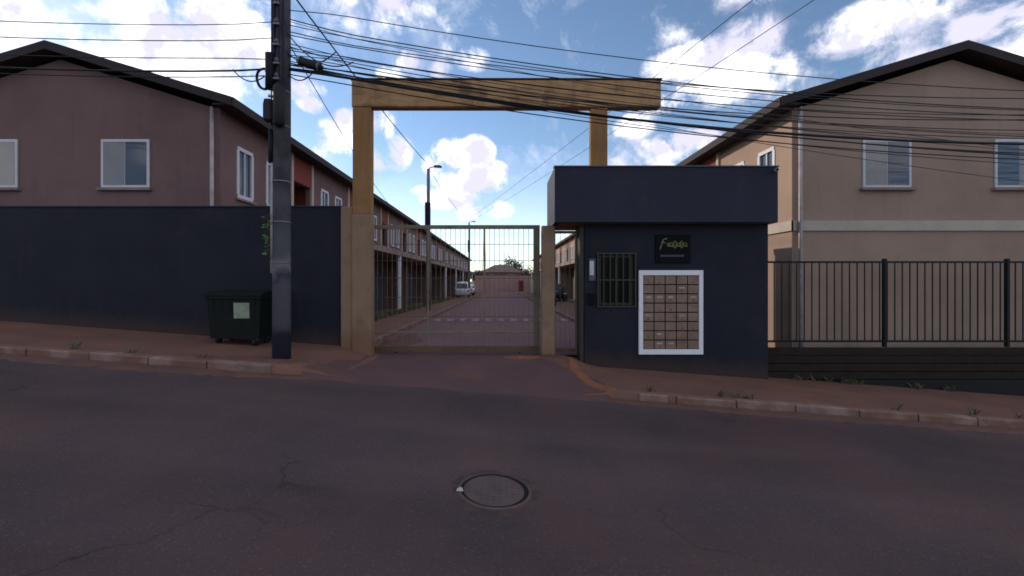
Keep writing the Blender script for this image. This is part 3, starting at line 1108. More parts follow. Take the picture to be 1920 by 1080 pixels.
for r in range(nr):
    for c in range(nc):
        x0, z1 = ix0 + c * cw + .011, iz1 - r * ch - .011
        x1, z0 = ix0 + (c + 1) * cw - .011, iz1 - (r + 1) * ch + .011
        q = MB()
        d = rm.uniform(-.003, .004)
        q.box(x0, x1, GF - .030 + d, GF - .0105, z0, z1, 0.004)
        door = q.build('mailbox_door', 'mailbox_paint', mx)
        q = MB()
        cx = (x0 + x1) / 2 + rm.uniform(-.006, .006)
        q.box(cx - .055, cx + .055, GF - .036 + d, GF - .0305 + d, z0 + ch * .50, z0 + ch * .68, 0.002)
        sl = q.build('letter_flap', 'mailbox_slot' if (c, r) in BRIGHT else 'mailbox_paint', door)
        q = MB()
        q.tube([(cx, GF - .040 + d, z0 + ch * .22), (cx, GF - .0305 + d, z0 + ch * .22)], 0.011, 8)
        q.build('lock', 'steel' if rm.random() < .6 else 'mailbox_dark', door)

# small camera at the right end of the canopy
cc = thing('security_camera', 'tiny pale security camera on the right corner of the gatehouse canopy', 'camera', (5.43, 8.5, 3.78))
q = MB()
q.tube([(5.44, 8.50, 3.77), (5.43, 8.42, 3.79)], .014, 8)
q.build('bracket', 'white_frame', cc)
q = MB()
q.tube([(5.47, 8.45, 3.79), (5.36, 8.29, 3.75)], .032, 12)
q.build('housing', 'white_frame', cc)
q = MB()
q.tube([(5.36, 8.29, 3.75), (5.355, 8.283, 3.748)], .024, 12)
q.build('lens', 'dark_glass', cc)

# ------------------------------------------------------------------ fence right of the gatehouse
fe = thing('boundary_fence', 'dark metal picket fence on a dark board base right of the gatehouse', 'fence', (9, 9.05, -0.5))
FX0, FX1 = 5.53, 17.0
ztop = 2.0
for k in range(4):
    q = MB()
    z0 = -0.06 - .17 * (k + 1) + 0.24
    q.box(FX0, FX1, 9.02 + .01 * (k % 2), 9.10, z0, z0 + .155, 0.006)
    q.build('board', 'board_dark', fe)
q = MB()
q.add([(FX0, 9.02, -0.51), (FX1, 9.02, -0.51), (FX1, 9.02, zr(FX1) - .2), (FX0, 9.02, zr(FX0) - .2), (FX0, 9.13, -0.51), (FX1, 9.13, -0.51), (FX1, 9.13, zr(FX1) - .2), (FX0, 9.13, zr(FX0) - .2)],
      [(0, 1, 2, 3), (4, 7, 6, 5), (0, 4, 5, 1), (0, 3, 7, 4), (1, 5, 6, 2)])
q.build('footing', 'black_metal', fe)
for z in (ztop, 0.32):
    q = MB()
    q.box(FX0, FX1, 9.03, 9.08, z - .04, z, 0.004)
    q.build('rail', 'black_metal', fe)
p0 = None
for i in range(70):
    xx = FX0 + .10 + .16 * i
    if p0 is None:
        q = MB()
        q.box(xx - .008, xx + .008, 9.047, 9.063, 0.32, ztop - .04)
        p0 = q.build('picket', 'black_metal', fe)
        px0 = xx
    else:
        c = p0.copy()
        COL.objects.link(c)
        c.location.x = xx - px0
for xx in (FX0 + .03, FX0 + 2.6, FX0 + 5.2, FX0 + 7.8):
    q = MB()
    q.box(xx - .03, xx + .03, 9.02, 9.09, -0.06 + .24, ztop + .05, .004)
    q.build('post', 'black_metal', fe)

# ------------------------------------------------------------------ row houses
LEN = 9.6


def house(side, wx, y0, first, plaster, label, group, base, closed=False):
    """side -1 left of the lane, +1 right; wx distance of the upper wall from the lane's middle"""
    h = thing('row_house', label, 'house', (side * wx, y0, base), group)
    S = lambda d: side * d
    zt = 5.52
    wins, recs = [], []
    for k in (0, 1):
        o_ = k * 4.8
        wins += [(o_ + .62, o_ + 1.25), (o_ + 1.9, o_ + 2.55)]
        recs += [(o_ + 3.35, o_ + 4.55)]
    ZW0, ZW1, ZR0, ZR1 = 3.62, 4.82, 3.18, 4.66
    holes = [(a, b_, ZW0, ZW1) for a, b_ in wins] + [(a, b_, ZR0, ZR1) for a, b_ in recs]
    us = sorted({0.0, LEN - .004, *[x for q in wins + recs for x in q]})
    zs = sorted({2.9, ZW0, ZW1, ZR0, ZR1, zt})
    b = MB()
    wall_cells(b, us, zs, holes, lambda a, c, z0, z1: b.box(S(wx), S(wx + .15), y0 + a, y0 + c, z0, z1))
    # ends, back and ground floor walls
    for ye in ((y0, y0 + .15), (y0 + LEN - .154, y0 + LEN - .004)):
        b.box(S(wx + .15), S(wx + 7.2), ye[0], ye[1], base - 1.2, zt)
        b.prism([(S(wx + .15), zt), (S(wx + 7.2), zt), (S(wx + 3.65), 6.62)], 'y', ye[0], ye[1])
        b.box(S(wx), S(wx + .15), ye[0], ye[1], base - 1.2, 2.9)
    b.box(S(wx + 7.2), S(wx + 7.35), y0, y0 + LEN - .004, base - 1.2, zt)
    if closed:
        b.box(S(wx), S(wx + .15), y0 + .15, y0 + 4.8, base - 1.2, 2.9)
        b.box(S(wx + .15), S(wx + 1.3), y0 + 4.65, y0 + 4.8, base - 1.2, 2.9)
    b.build('wall', plaster, h)
    b = MB()
    b.box(S(wx + 1.3), S(wx + 1.45), y0 + .15, y0 + LEN - .16, base - 1.2, 2.9)
    b.build('carport_wall', 'carport_grey', h)
    # upper floor slab that juts out over the carports
    b = MB()
    b.box(S(wx - 1.0), S(wx - .002), y0 + (4.8 if closed else .002), y0 + LEN - .006, 2.9, 3.17)
    b.box(S(wx + .152), S(wx + 7.19), y0 + .155, y0 + LEN - .16, 2.902, 3.12)
    b.build('floor_slab', 'slab_concrete', h)
    # roof
    ov = .3 if first else .0
    e0, e1 = y0 - ov, y0 + LEN - .004
    ze, zrg = 5.62, 6.86
    xe, xm, xb = wx - .45, wx + 3.65, wx + 7.75
    b = MB()
    b.prism([(S(xe), ze), (S(xm), zrg), (S(xb), ze), (S(xb), ze - .07), (S(xm), zrg - .09), (S(xe), ze - .07)], 'y', e0, e1)
    rf = b.build('roof', 'roof_tile', h)
    b = MB()
    b.box(S(xe - .03), S(xe + .01), e0 - .01, e1, ze - .17, ze + .02)
    b.build('fascia', 'dark_eave', rf)
    b = MB()
    b.box(S(xe + .012), S(wx - .004), e0 + .02, e1, ze - .135, ze - .10)
    b.build('soffit', 'dark_eave', rf)
    if first:
        b = MB()
        for xa, za, xc, zc in ((xe, ze, xm, zrg), (xb, ze, xm, zrg)):
            b.prism([(S(xa), za + .02), (S(xc), zc + .02), (S(xc), zc - .17), (S(xa), za - .17)], 'y', e0 - .04, e0 - .002)
        b.build('barge_board', 'dark_eave', rf)
    # windows
    for a, c in wins:
        f = MB()
        t_ = .06
        xo, xi = S(wx - .02), S(wx + .06)
        f.box(xo, xi, y0 + a, y0 + c, ZW1 - t_, ZW1 + .03)
        f.box(xo, xi, y0 + a, y0 + c, ZW0 - .03, ZW0 + t_)
        f.box(xo, xi, y0 + a - .03, y0 + a + t_, ZW0 + t_, ZW1 - t_)
        f.box(xo, xi, y0 + c - t_, y0 + c + .03, ZW0 + t_, ZW1 - t_)
        f.box(S(wx), xi, y0 + (a + c) / 2 - .02, y0 + (a + c) / 2 + .02, ZW0 + t_, ZW1 - t_)
        w = f.build('window', 'white_frame', h)
        f = MB()
        f.box(S(wx - .07), S(wx - .001), y0 + a - .06, y0 + c + .06, ZW0 - .08, ZW0 - .032)
        f.build('sill', 'slab_concrete', w)
        f = MB()
        f.box(S(wx + .03), S(wx + .036), y0 + a + t_, y0 + c - t_, ZW0 + t_, ZW1 - t_)
        f.build('pane', 'window_glass', w)
    # balcony doors set back under a red panel between pale pilasters
    for a, c in recs:
        f = MB()
        f.box(S(wx - .03), S(wx - .002), y0 + a - .02, y0 + c + .02, ZR1, zt - .09)
        f.build('red_panel', 'red_plaster', h)
        f = MB()
        f.box(S(wx + .9), S(wx + .95), y0 + a - .2, y0 + c + .2, ZR0, ZR1 + .1)
        f.box(S(wx + .152), S(wx + .9), y0 + a - .2, y0 + a - .14, ZR0, ZR1 + .1)
        f.box(S(wx + .152), S(wx + .9), y0 + c + .14, y0 + c + .2, ZR0, ZR1 + .1)
        f.box(S(wx + .152), S(wx + .9), y0 + a - .14, y0 + c + .14, ZR1 + .04, ZR1 + .1)
        bal = f.build('balcony', 'red_plaster', h)
        f = MB()
        f.box(S(wx + .85), S(wx + .895), y0 + a + .05, y0 + c - .05, ZR0, ZR1 - .1)
        f.build('door', 'dark_glass', bal)
        for yy in (a - .16, c + .03):
            f = MB()
            f.box(S(wx - .06), S(wx - .001), y0 + yy, y0 + yy + .13, 3.172, zt - .05)
            f.build('pilaster', 'pale_trim', h)
    # carport: garage doors and a white post
    if closed:
        f = MB()
        f.box(S(wx - .05), S(wx - .002), y0 - .05, y0 + 4.8, 2.72, 2.95)
        f.build('string_course', 'pale_trim', h)
    for k in ((1,) if closed else (0, 1)):
        f = MB()
        f.box(S(wx + 1.24), S(wx + 1.297), y0 + k * 4.8 + .5, y0 + k * 4.8 + 3.4, base - .2, 2.3)
        g = f.build('garage_door', 'garage_blue', h)
        f = MB()
        for j in range(1, 6):
            z = 2.3 * j / 6
            f.box(S(wx + 1.225), S(wx + 1.239), y0 + k * 4.8 + .54, y0 + k * 4.8 + 3.36, z - .012, z + .012)
        f.build('rib', 'garage_blue', g)
        f = MB()
        f.box(S(wx + 1.25), S(wx + 1.297), y0 + k * 4.8 + 3.6, y0 + k * 4.8 + 4.4, base - .2, 2.1)
        f.build('door', 'carport_door', h)
    f = MB()
    f.box(S(wx - .97), S(wx - .83), y0 + 3.66 + (4.8 if closed else 0), y0 + 3.80 + (4.8 if closed else 0), base - .25, 2.9, .004)
    f.build('post', 'white_paint', h)
    if first:                                          # gable window facing the street
        for xa in (wx + 1.6, wx + 4.6):
            f = MB()
            f.box(S(xa), S(xa + 1.1), y0 - .03, y0 - .001, 3.7, 4.8, .004)
            w = f.build('window', 'white_frame', h)
            f = MB()
            f.box(S(xa - .06), S(xa + 1.16), y0 - .09, y0 - .001, 3.63, 3.695, .004)
            f.build('sill', 'slab_concrete', w)
            for q_ in (0, 1):
                f = MB()
                f.box(S(xa + .06 + q_ * .5), S(xa + .54 + q_ * .5), y0 - .036, y0 - .031, 3.76, 4.74)
                f.build('pane', 'window_curtain' if (q_ == 0) == (side * (xa - wx - 3) < 0) else 'window_glass', w)
        f = MB()
        f.box(S(wx - .04), S(wx + 7.3), y0 - .05, y0 - .002, 2.72, 2.95)
        f.build('string_course', 'pale_trim', h)
        f = MB()
        f.tube([(S(wx + .12), y0 - .11, 5.5), (S(wx + .12), y0 - .11, base - .3)], .04, 10)
        f.build('downpipe', 'pvc', h)
    return h


ORD = ['first', 'second', 'third', 'fourth', 'fifth', 'sixth', 'seventh', 'eighth']
for i in range(8):
    y0 = 9.72 + LEN * i
    bz = zi(y0 + 4.8)
    if i == 0:
        la = 'pink two-storey row house behind the navy wall, nearest of the left row'
        lb = 'sunlit beige two-storey row house behind the gatehouse, nearest of the right row'
    else:
        la = 'pink two-storey row house in shade, %s from the street in the left row' % ORD[i]
        lb = 'sunlit beige two-storey row house, %s from the street in the right row' % ORD[i]
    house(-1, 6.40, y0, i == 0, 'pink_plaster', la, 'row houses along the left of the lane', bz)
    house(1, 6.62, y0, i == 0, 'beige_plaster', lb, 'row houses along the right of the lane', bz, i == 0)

# ------------------------------------------------------------------ end of the lane
FWY = 90.0
fb = zi(FWY)
ew = thing('end_wall', 'pinkish rendered wall closing the far end of the lane', 'wall', (1, FWY, fb))
b = MB()
b.box(-5.5, 7.5, FWY, FWY + .2, fb - .3, 2.45)
b.build('wall_panel', 'end_plaster', ew)
b = MB()
b.box(-5.5, 7.5, FWY - .04, FWY + .24, 2.45, 2.56)
b.build('coping', 'slab_concrete', ew)
b = MB()
b.box(3.6, 4.7, FWY - .05, FWY - .001, fb - .1, 1.5)
dr = b.build('door', 'red_plaster', ew)
b = MB()
b.box(6.6, 7.3, FWY - .06, FWY - .001, fb - .1, 1.7)
o = b.build('gate', 'white_frame', ew)
fh = thing('far_house', 'low house with a brown hipped roof behind the end wall', 'house', (-0.5, 104, fb))
b = MB()
b.box(-4.5, 4.6, 100, 109, -1.6, 3.4)
b.build('wall', 'pink_plaster', fh)
b = MB()
b.add([(-5.1, 99.4, 3.4), (5.2, 99.4, 3.4), (5.2, 109.6, 3.4), (-5.1, 109.6, 3.4), (-1.6, 104.5, 5.3), (1.6, 104.5, 5.3)], [(0, 1, 5, 4), (1, 2, 5), (2, 3, 4, 5), (3, 0, 4), (0, 3, 2, 1)])
rf = b.build('roof', 'far_roof', fh)
for xx in (-2.2, 2.0):
    b = MB()
    b.box(xx - .6, xx + .6, 99.95, 99.999, 1.6, 2.9)
    w = b.build('window', 'white_frame', fh)
    b = MB()
    b.box(xx - .53, xx + .53, 99.93, 99.949, 1.67, 2.83)
    b.build('pane', 'window_glass', w)


def tree(loc, H, rad, trunk_h, seed, label, n=1500, leaf=0.42):
    t = thing('tree', label, 'tree', loc, 'trees beyond the end of the lane')
    rnd = random.Random(seed)
    ox, oy, oz = loc
    b = MB()
    b.tube([(ox, oy, oz), (ox + .1, oy, oz + trunk_h * .6), (ox, oy + .1, oz + H * .7)], [.28, .2, .08], 8)
    for k in range(6):
        a = rnd.uniform(0, 6.28)
        z = oz + trunk_h * rnd.uniform(.7, 1.1)
        b.tube([(ox, oy, z), (ox + math.cos(a) * rad * .6, oy + math.sin(a) * rad * .6, z + rnd.uniform(.6, 1.6))], [.1, .03], 6)
    b.build('trunk', 'bark', t)
    cl = []
    for k in range(16):
        a, r = rnd.uniform(0, 6.28), rad * math.sqrt(rnd.random()) * .72
        z = oz + trunk_h + (H - trunk_h) * rnd.uniform(.15, .85) * (1 - .35 * (r / rad) ** 2)
        cl.append((Vector((ox + r * math.cos(a), oy + r * math.sin(a), z)), rad * rnd.uniform(.28, .48)))
    b = MB()
    for _ in range(n):
        c, cr = rnd.choice(cl)
        d = Vector((rnd.gauss(0, 1), rnd.gauss(0, 1), rnd.gauss(0, .8))).normalized() * cr * rnd.random() ** .4
        p = c + d
        u = Vector((rnd.gauss(0, 1), rnd.gauss(0, 1), rnd.gauss(0, 1))).normalized()
        w = u.orthogonal().normalized()
        s = leaf * rnd.uniform(.5, 1.1)
        b.add([p - u * s, p + w * s * .45, p + u * s, p - w * s * .45], [(0, 1, 2, 3)])
    b.build('crown', 'far_leaf', t)
    return t


tree((3.2, 121, -1.6), 9.2, 4.2, 3.0, 1, 'round dark tree crown rising above the low house at the lane end')
tree((8.2, 111, -1.6), 6.4, 4.4, 1.6, 2, 'lower dark tree right of the round crown at the lane end')
tree((-6.5, 124, -1.6), 5.8, 3.2, 2.2, 3, 'small dark tree left of the round crown at the lane end')

mast = thing('lattice_mast', 'thin grey lattice mast standing far off behind the lane end', 'mast', (-5.2, 130, -1.5))
ms = MB()
mh = 17.0
for sx, sy in ((-1, -1), (1, -1), (1, 1), (-1, 1)):
    ms.tube([(-5.2 + sx * .75, 130 + sy * .75, -1.5), (-5.2 + sx * .12, 130 + sy * .12, mh)], .05, 5)
ms.build('leg', 'steel', mast)['kind'] = 'stuff'
mb2 = MB()
for k in range(12):
    z0, z1 = -1.5 + (mh + 1.5) * k / 12, -1.5 + (mh + 1.5) * (k + 1) / 12
    r0, r1 = .75 - .63 * k / 12, .75 - .63 * (k + 1) / 12
    for (a, c) in (((-1, -1), (1, -1)), ((1, -1), (1, 1)), ((1, 1), (-1, 1)), ((-1, 1), (-1, -1))):
        mb2.tube([(-5.2 + a[0] * r0, 130 + a[1] * r0, z0), (-5.2 + c[0] * r1, 130 + c[1] * r1, z1)], .03, 4)
mb2.build('brace', 'steel', mast)['kind'] = 'stuff'


# ------------------------------------------------------------------ lane lamp posts
def lamp(x, y, H, label):
    z = zi(y) + .1
    t = thing('street_lamp', label, 'street lamp', (x, y, z), 'lamp posts along the lane')
    b = MB()
    b.tube([(x, y, z - .2), (x, y, z + H * .5), (x, y, z + H)], [.13, .11, .085], 12)
    b.build('pole', 'pole_grey', t)
    b = MB()
    b.tube([(x, y, z + H - .15), (x + .1, y - .1, z + H + .05), (x + .45, y - .3, z + H + .05)], .03, 8)
    b.build('arm', 'steel', t)
    b = MB()
    b.prism([(-.1, -.04), (.28, -.06), (.32, .0), (.2, .06), (-.08, .05)], 'y', -.1, .1)
    b.v = [Vector((x + .45 + v.x, y - .3 + v.y, z + H + .05 + v.z)) for v in b.v]
    b.build('lamp_head', 'grey_box', t)
    b = MB()
    b.box(x - .14, x + .14, y - .3, y - .08, z + H * .60, z + H * .76, .02)
    b.build('junction_box', 'black_metal', t)
    return t


mat('pole_grey', (0.16, 0.15, 0.15), 0.85, (0.12, 0.11, 0.11), 3.0, 0.9)
lamp(-3.9, 22.8, 7.6, 'nearer concrete lamp post inside the gate, with a black box high on it')
lamp(-3.7, 49.0, 8.6, 'farther concrete lamp post on the left side of the lane')


# ------------------------------------------------------------------ cars
def car(loc, rz, paint, label, name='parked_car', van=False):
    t = thing(name, label, 'car', (0, 0, 0))
    L, W = (4.1, 1.68)
    roof = 1.75 if van else 1.46

    def loft(sections, closed=True):
        b = MB()
        n = len(sections[0])
        vs = [p for s in sections for p in s]
        fs = []
        for k in range(len(sections) - 1):
            for j in range(n):
                fs.append((k * n + j, k * n + (j + 1) % n, (k + 1) * n + (j + 1) % n, (k + 1) * n + j))
        fs += [tuple(range(n))[::-1], tuple((len(sections) - 1) * n + j for j in range(n))]
        b.add(vs, fs, True)
        return b
    prof = [(-2.05, .48, .78), (-1.98, .30, .86), (-1.5, .24, .93), (-.6, .22, .98), (.7, .22, 1.0), (1.6, .24, 1.0), (2.0, .30, .95), (2.05, .48, .85)]
    secs = []
    for (yy, zb, zt_) in prof:
        w = W / 2 * (1 - .10 * (abs(yy) / 2.05) ** 4)
        secs.append([(-w, yy, zb + .1), (-w * 1.0, yy, (zb + zt_) / 2), (-w * .95, yy, zt_ - .05), (-w * .85, yy, zt_), (w * .85, yy, zt_), (w * .95, yy, zt_ - .05), (w, yy, (zb + zt_) / 2), (w, yy, zb + .1), (w * .8, yy, zb), (-w * .8, yy, zb)])
    body = loft(secs).build('body', paint, t)
    cab = [(-1.15, .95, .96, .80), (-.45, .95, roof - .08, .74), (0, .95, roof, .68), (1.1, .95, roof - .02, .68), (1.65, .95, roof - .18, .70), (1.95, .95, .98, .76)]
    secs = []
    for (yy, zb, zt_, w) in cab:
        k = .86
        secs.append([(-w, yy, zb), (-w * (k + .06), yy, max(zb, zt_ - .12)), (-w * k + .06, yy, zt_), (w * k - .06, yy, zt_), (w * (k + .06), yy, max(zb, zt_ - .12)), (w, yy, zb)])
    loft(secs).build('cabin', paint, t)
    b = MB()
    b.add([(-.62, -1.12, 1.0), (.62, -1.12, 1.0), (.54, -.47, roof - .10), (-.54, -.47, roof - .10), (-.62, -1.135, 1.01), (.62, -1.135, 1.01), (.54, -.485, roof - .09), (-.54, -.485, roof - .09)], [(4, 5, 6, 7), (0, 3, 2, 1)])
    b.build('windscreen', 'dark_glass', t)
    b = MB()
    b.add([(-.6, 1.955, 1.02), (.6, 1.955, 1.02), (.52, 1.70, roof - .2), (-.52, 1.70, roof - .2)], [(0, 1, 2, 3)])
    b.build('rear_window', 'dark_glass', t)
    for s in (-1, 1):
        for ya, yb in ((-.75, .15), (.22, 1.15)):
            b = MB()
            b.box(s * .735, s * .765, ya, yb, 1.02, roof - .2, .01)
            b.build('side_window', 'dark_glass', t)
        b = MB()
        b.box(s * .50, s * .78, -2.07, -1.98, .62, .74, .02)
        b.build('headlight', 'white_frame', t)
        b = MB()
        b.box(s * .60, s * .79, 1.99, 2.07, .68, .88, .02)
        b.build('tail_light', 'lamp_red', t)
        for yy in (-1.28, 1.3):
            b = MB()
            b.tube([(s * .62, yy, .31), (s * .86, yy, .31)], .31, 18)
            wl_ = b.build('wheel', 'black_rubber', t)
            b = MB()
            b.tube([(s * .862, yy, .31), (s * .872, yy, .31)], .19, 14)
            b.build('rim', 'steel', wl_)
        b = MB()
        b.box(s * .86, s * .98, -.85, -.70, .98, 1.10, .02)
        b.build('mirror', paint, t)
    t.location = loc
    t.rotation_euler = (0, 0, rz)
    return t


car((-4.35, 47.5, zi(47.5) + .135), R(184), 'car_white', 'white car parked on the left sidewalk far down the lane', van=True)
car((-4.5, 58, zi(58) + .135), R(178), 'car_white', 'second white car parked beyond the first one down the lane')
car((4.6, 37.5, zi(37.5) + .135), R(2), 'car_dark', 'dark car parked by the right row, seen through the walk-in opening')

# ------------------------------------------------------------------ utility pole
PX, PY = -3.82, 7.42
pz = zp(PX, PY)
up = thing('utility_pole', 'weathered concrete utility pole on the pavement left of the gate', 'utility pole', (PX, PY, pz))
b = MB()
b.tube([(PX, PY, pz - .3), (PX, PY, pz + 2), (PX + .01, PY, pz + 4.5), (PX + .01, PY, 8.6)], [.150, .143, .138, .128], 24)
b.build('shaft', 'pole_concrete', up)
b = MB()
b.tube([(PX - .135, PY - .06, 1.72), (PX - .130, PY - .06, 3.62)], .030, 10)
b.build('conduit', 'pvc', up)
b = MB()
b.tube([(PX - .155, PY - .06, 3.62), (PX - .150, PY - .06, 4.2)], .042, 10)
b.build('riser', 'black_metal', up)
for z in (1.9, 2.6, 3.3, 4.25, 4.85):
    b = MB()
    b.tube([(PX, PY, z - .012), (PX, PY, z + .012)], .149, 20)
    b.build('band', 'steel', up)
b = MB()
b.box(PX - .20, PX - .05, PY - .26, PY - .11, 4.28, 4.66, .03)
b.build('splice_box', 'black_rubber', up)
b = MB()
b.tube([(PX + .06, PY - .20, 4.2), (PX + .06, PY - .20, 4.25), (PX + .06, PY - .20, 4.85), (PX + .06, PY - .20, 4.92)], [.05, .10, .10, .05], 14)
b.build('splice_closure', 'black_rubber', up)
b = MB()
b.tube([(PX - .12, PY - .16, 4.85), (PX - .12, PY - .16, 5.45)], [.07, .075], 12)
b.build('terminal_box', 'black_metal', up)
b = MB()
b.tube([(PX - .10, PY - .2, 4.70), (PX - .10, PY - .2, 4.735)], .03, 8)
b.build('clamp', 'white_frame', up)
for z in (5.02, 5.28, 5.6, 5.95, 6.3):
    b = MB()
    b.box(PX - .05, PX + .05, PY - .20, PY + .20, z - .02, z + .02, .006)
    b.build('bracket', 'steel', up)
    for s in (-1, 1):
        b = MB()
        b.tube([(PX, PY + s * .17, z + .02), (PX, PY + s * .17, z + .06), (PX, PY + s * .17, z + .10)], [.028, .04, .02], 10)
        b.build('insulator', 'grey_box', up)
b = MB()
for dx, dy, r in ((-.10, -.11, .022), (-.06, -.135, .018), (.02, -.15, .02), (-.13, -.07, .016), (.09, -.12, .016)):
    b.tube([(PX + dx, PY + dy, 4.25), (PX + dx * 1.04, PY + dy * 1.04, 5.0), (PX + dx, PY + dy, 6.9)], r, 7)
b.build('cable_bundle', 'cable', up)['kind'] = 'stuff'
# loose loops of cable hanging at the pole
for k, (r, w) in enumerate(((.175, .014), (.160, .010), (.19, .008))):
    pts = [(PX - .235 + .012 * k + r * .78 * math.cos(a), PY - .12 + .02 * math.sin(2 * a), 5.04 + r * math.sin(a)) for a in frange(0, 2 * math.pi, math.pi / 14)]
    b = MB()
    b.tube(pts, w, 8, False)
    tag(b.build('cable_coil', 'cable_blue' if k == 0 and 'cable_blue' in MATS else 'cable', None, (PX - .235, PY, 5.04)), ('middle', 'smallest', 'largest')[k] + ' of three slack cable loops on the left of the utility pole', 'cable', 'slack cable loops on the pole')

# creeper sprig on the pole
sp_ = thing('creeper', 'small green creeper sprig clinging to the left side of the utility pole', 'plant', (PX - .17, PY - .08, 2.0))
b = MB()
b.tube([(PX - .15, PY - .09, 1.95), (PX - .19, PY - .10, 2.2), (PX - .17, PY - .11, 2.5), (PX - .20, PY - .1, 2.72)], .006, 6)
b.build('stem', 'bark', sp_)
rl = random.Random(9)
b = MB()
for k in range(34):
    z = rl.uniform(2.0, 2.75)
    p = Vector((PX - .18 + rl.gauss(0, .022), PY - .12 + rl.gauss(0, .02), z))
    u = Vector((rl.gauss(-.3, .8), rl.gauss(-.5, .5), rl.gauss(-.4, .6))).normalized()
    w = u.orthogonal().normalized()
    s = rl.uniform(.025, .05)
    b.add([p, p + u * s + w * s * .5, p + u * s * 2, p + u * s - w * s * .5], [(0, 1, 2, 3)])
b.build('leaves', 'leaf', sp_)['kind'] = 'stuff'


# ------------------------------------------------------------------ cables
def cable(z0, r, dy, a=-0.185, c=0.0062, label='thin black cable strung along the street past the portal beam', grp='overhead cables along the street', x1=16.0, zl=None):
    b = MB()
    pts = [(PX + d, PY + dy * min(1, d), z0 + a * d + c * d * d) for d in [0, .4, .8] + frange(1.2, x1 - PX, .8)]
    b.tube(pts, r, 6)
    o = b.build('overhead_cable', 'cable', None, (PX, PY, z0))
    tag(o, label, 'cable', grp)
    return o


rc = random.Random(2)
ORDC = ['topmost', 'second highest', 'third highest', 'fourth highest', 'fifth highest', 'sixth highest', 'seventh highest', 'eighth highest', 'ninth highest', 'tenth highest']
for ci, v in enumerate((18, 32, 44, 56, 63, 78, 92, 104, 112, 120)):
    z0 = EYE + (CV - v) * PY / F
    cable(z0, rc.choice((.007, .008, .009)), rc.uniform(-.2, .22), -.185 + rc.uniform(-.018, .018), .0062 + rc.uniform(-.0008, .0014), ORDC[ci] + ' at the pole of the thin black cables crossing before the portal beam')
z0 = EYE + (CV - 128) * PY / F
cable(z0, .022, -.12, -.198, .0072, 'thick black bundled cable crossing just under the portal beam', None)
cable(z0 + .02, .011, -.15, -.190, .0052, 'thin cable that parts upward from the thick bundled cable under the beam')
cable(z0 - .08, .009, -.02, -.192, .0058, 'lowest thin cable of the street, below the thick bundled cable')
cable(z0 + .12, .010, .05, -.200, .0060, 'thin cable starting just above the thick bundled cable at the pole')
rc2 = random.Random(31)
names = ['first', 'second', 'third', 'fourth', 'fifth', 'sixth', 'seventh']
for ci in range(7):
    zz = EYE + (CV - rc2.uniform(35, 125)) * PY / F
    cable(zz, rc2.choice((.005, .006, .007)), rc2.uniform(-.25, .25), -.185 + rc2.uniform(-.05, .05), .0066 + rc2.uniform(-.003, .003), names[ci] + ' of the hair thin cables tangled among the thicker street cables')
# slack jumpers looping between the pole and the lines
for ci, (dx0, z0_, dx1, z1_, sg_) in enumerate(((.10, 5.9, 1.25, 5.39, .28), (.10, 5.55, .95, 5.575, .22), (.10, 5.2, .62, 5.32, .20), (-.10, 5.3, -.85, 5.262, .24))):
    b = MB()
    b.tube([(PX + dx0 + (dx1 - dx0) * t, PY - .06 * (1 - t), z0_ + (z1_ - z0_) * t - sg_ * 4 * t * (1 - t)) for t in frange(0, 1, 1 / 16)], .010, 6)
    tag(b.build('jumper_cable', 'cable', None, (PX + dx0, PY - .1, z0_)), ('longest slack jumper looping down right of the pole', 'middle slack jumper looping down right of the pole', 'shortest slack jumper beside the splice enclosure', 'slack jumper looping down left of the pole')[ci], 'cable', 'slack jumpers at the pole')
# to the left of the pole the same lines climb away
for v, r, od in ((128, .016, 'thick black cable, second lowest of those'), (141, .009, 'lowest black cable'), (112, .008, 'middle black cable of those'), (70, .008, 'second highest black cable of those'), (40, .007, 'highest black cable of those')):
    z0 = EYE + (CV - v) * PY / F
    b = MB()
    b.tube([(PX - d, PY + .1 * math.sin(v) * min(1, d), z0 - .02 * d + .006 * d * d) for d in frange(0, 16, .8)], r, 6)
    tag(b.build('overhead_cable', 'cable', None, (PX, PY, z0)), od + ' leaving the utility pole to the left', 'cable', 'overhead cables left of the pole')
# splice enclosure hanging on the bundle right of the pole
sc = thing('splice_enclosure', 'thick black splice enclosure hanging on the cables right of the pole', 'cable joint', (-3.25, PY - .12, 5.2))
b = MB()
b.tube([(-3.50, PY - .12, 5.36), (-3.44, PY - .12, 5.345), (-3.12, PY - .12, 5.25), (-3.05, PY - .12, 5.23)], [.025, .075, .075, .025], 14)
b.build('case', 'black_rubber', sc)
for xx, zz in ((-3.44, 5.345), (-3.12, 5.25)):
    b = MB()
    b.tube([(xx - .012, PY - .12, zz + .003), (xx + .012, PY - .12, zz - .003)], .083, 14)
    b.build('band', 'steel', sc)


def span(p, q, sag, r, label, grp):
    p, q = Vector(p), Vector(q)
    b = MB()
    b.tube([p.lerp(q, t) - Vector((0, 0, sag * 4 * t * (1 - t))) for t in frange(0, 1, 1 / 20)], r, 6)
    tag(b.build('service_cable', 'cable', None, p), label, 'cable', grp)


span((PX + .05, PY, 6.75), (-3.9, 22.8, 7.75), .12, .016, 'cable running from the utility pole to the nearer lamp post', None)
span((PX + .02, PY, 5.9), (-6.0, 24, 5.5), .25, .010, 'cable sagging from the utility pole to the left row of houses', None)
span((-3.9, 22.8, 7.6), (-3.7, 49, 8.5), .4, .012, 'cable strung between the two lamp posts', None)
span((6.2, 7.4, 7.9), (-3.7, 49, 8.6), .1, .010, 'higher of two cables slanting down to the farther lamp post', None)
span((7.6, 7.4, 7.9), (-3.7, 49, 8.3), .2, .009, 'lower of two cables slanting down to the farther lamp post', None)

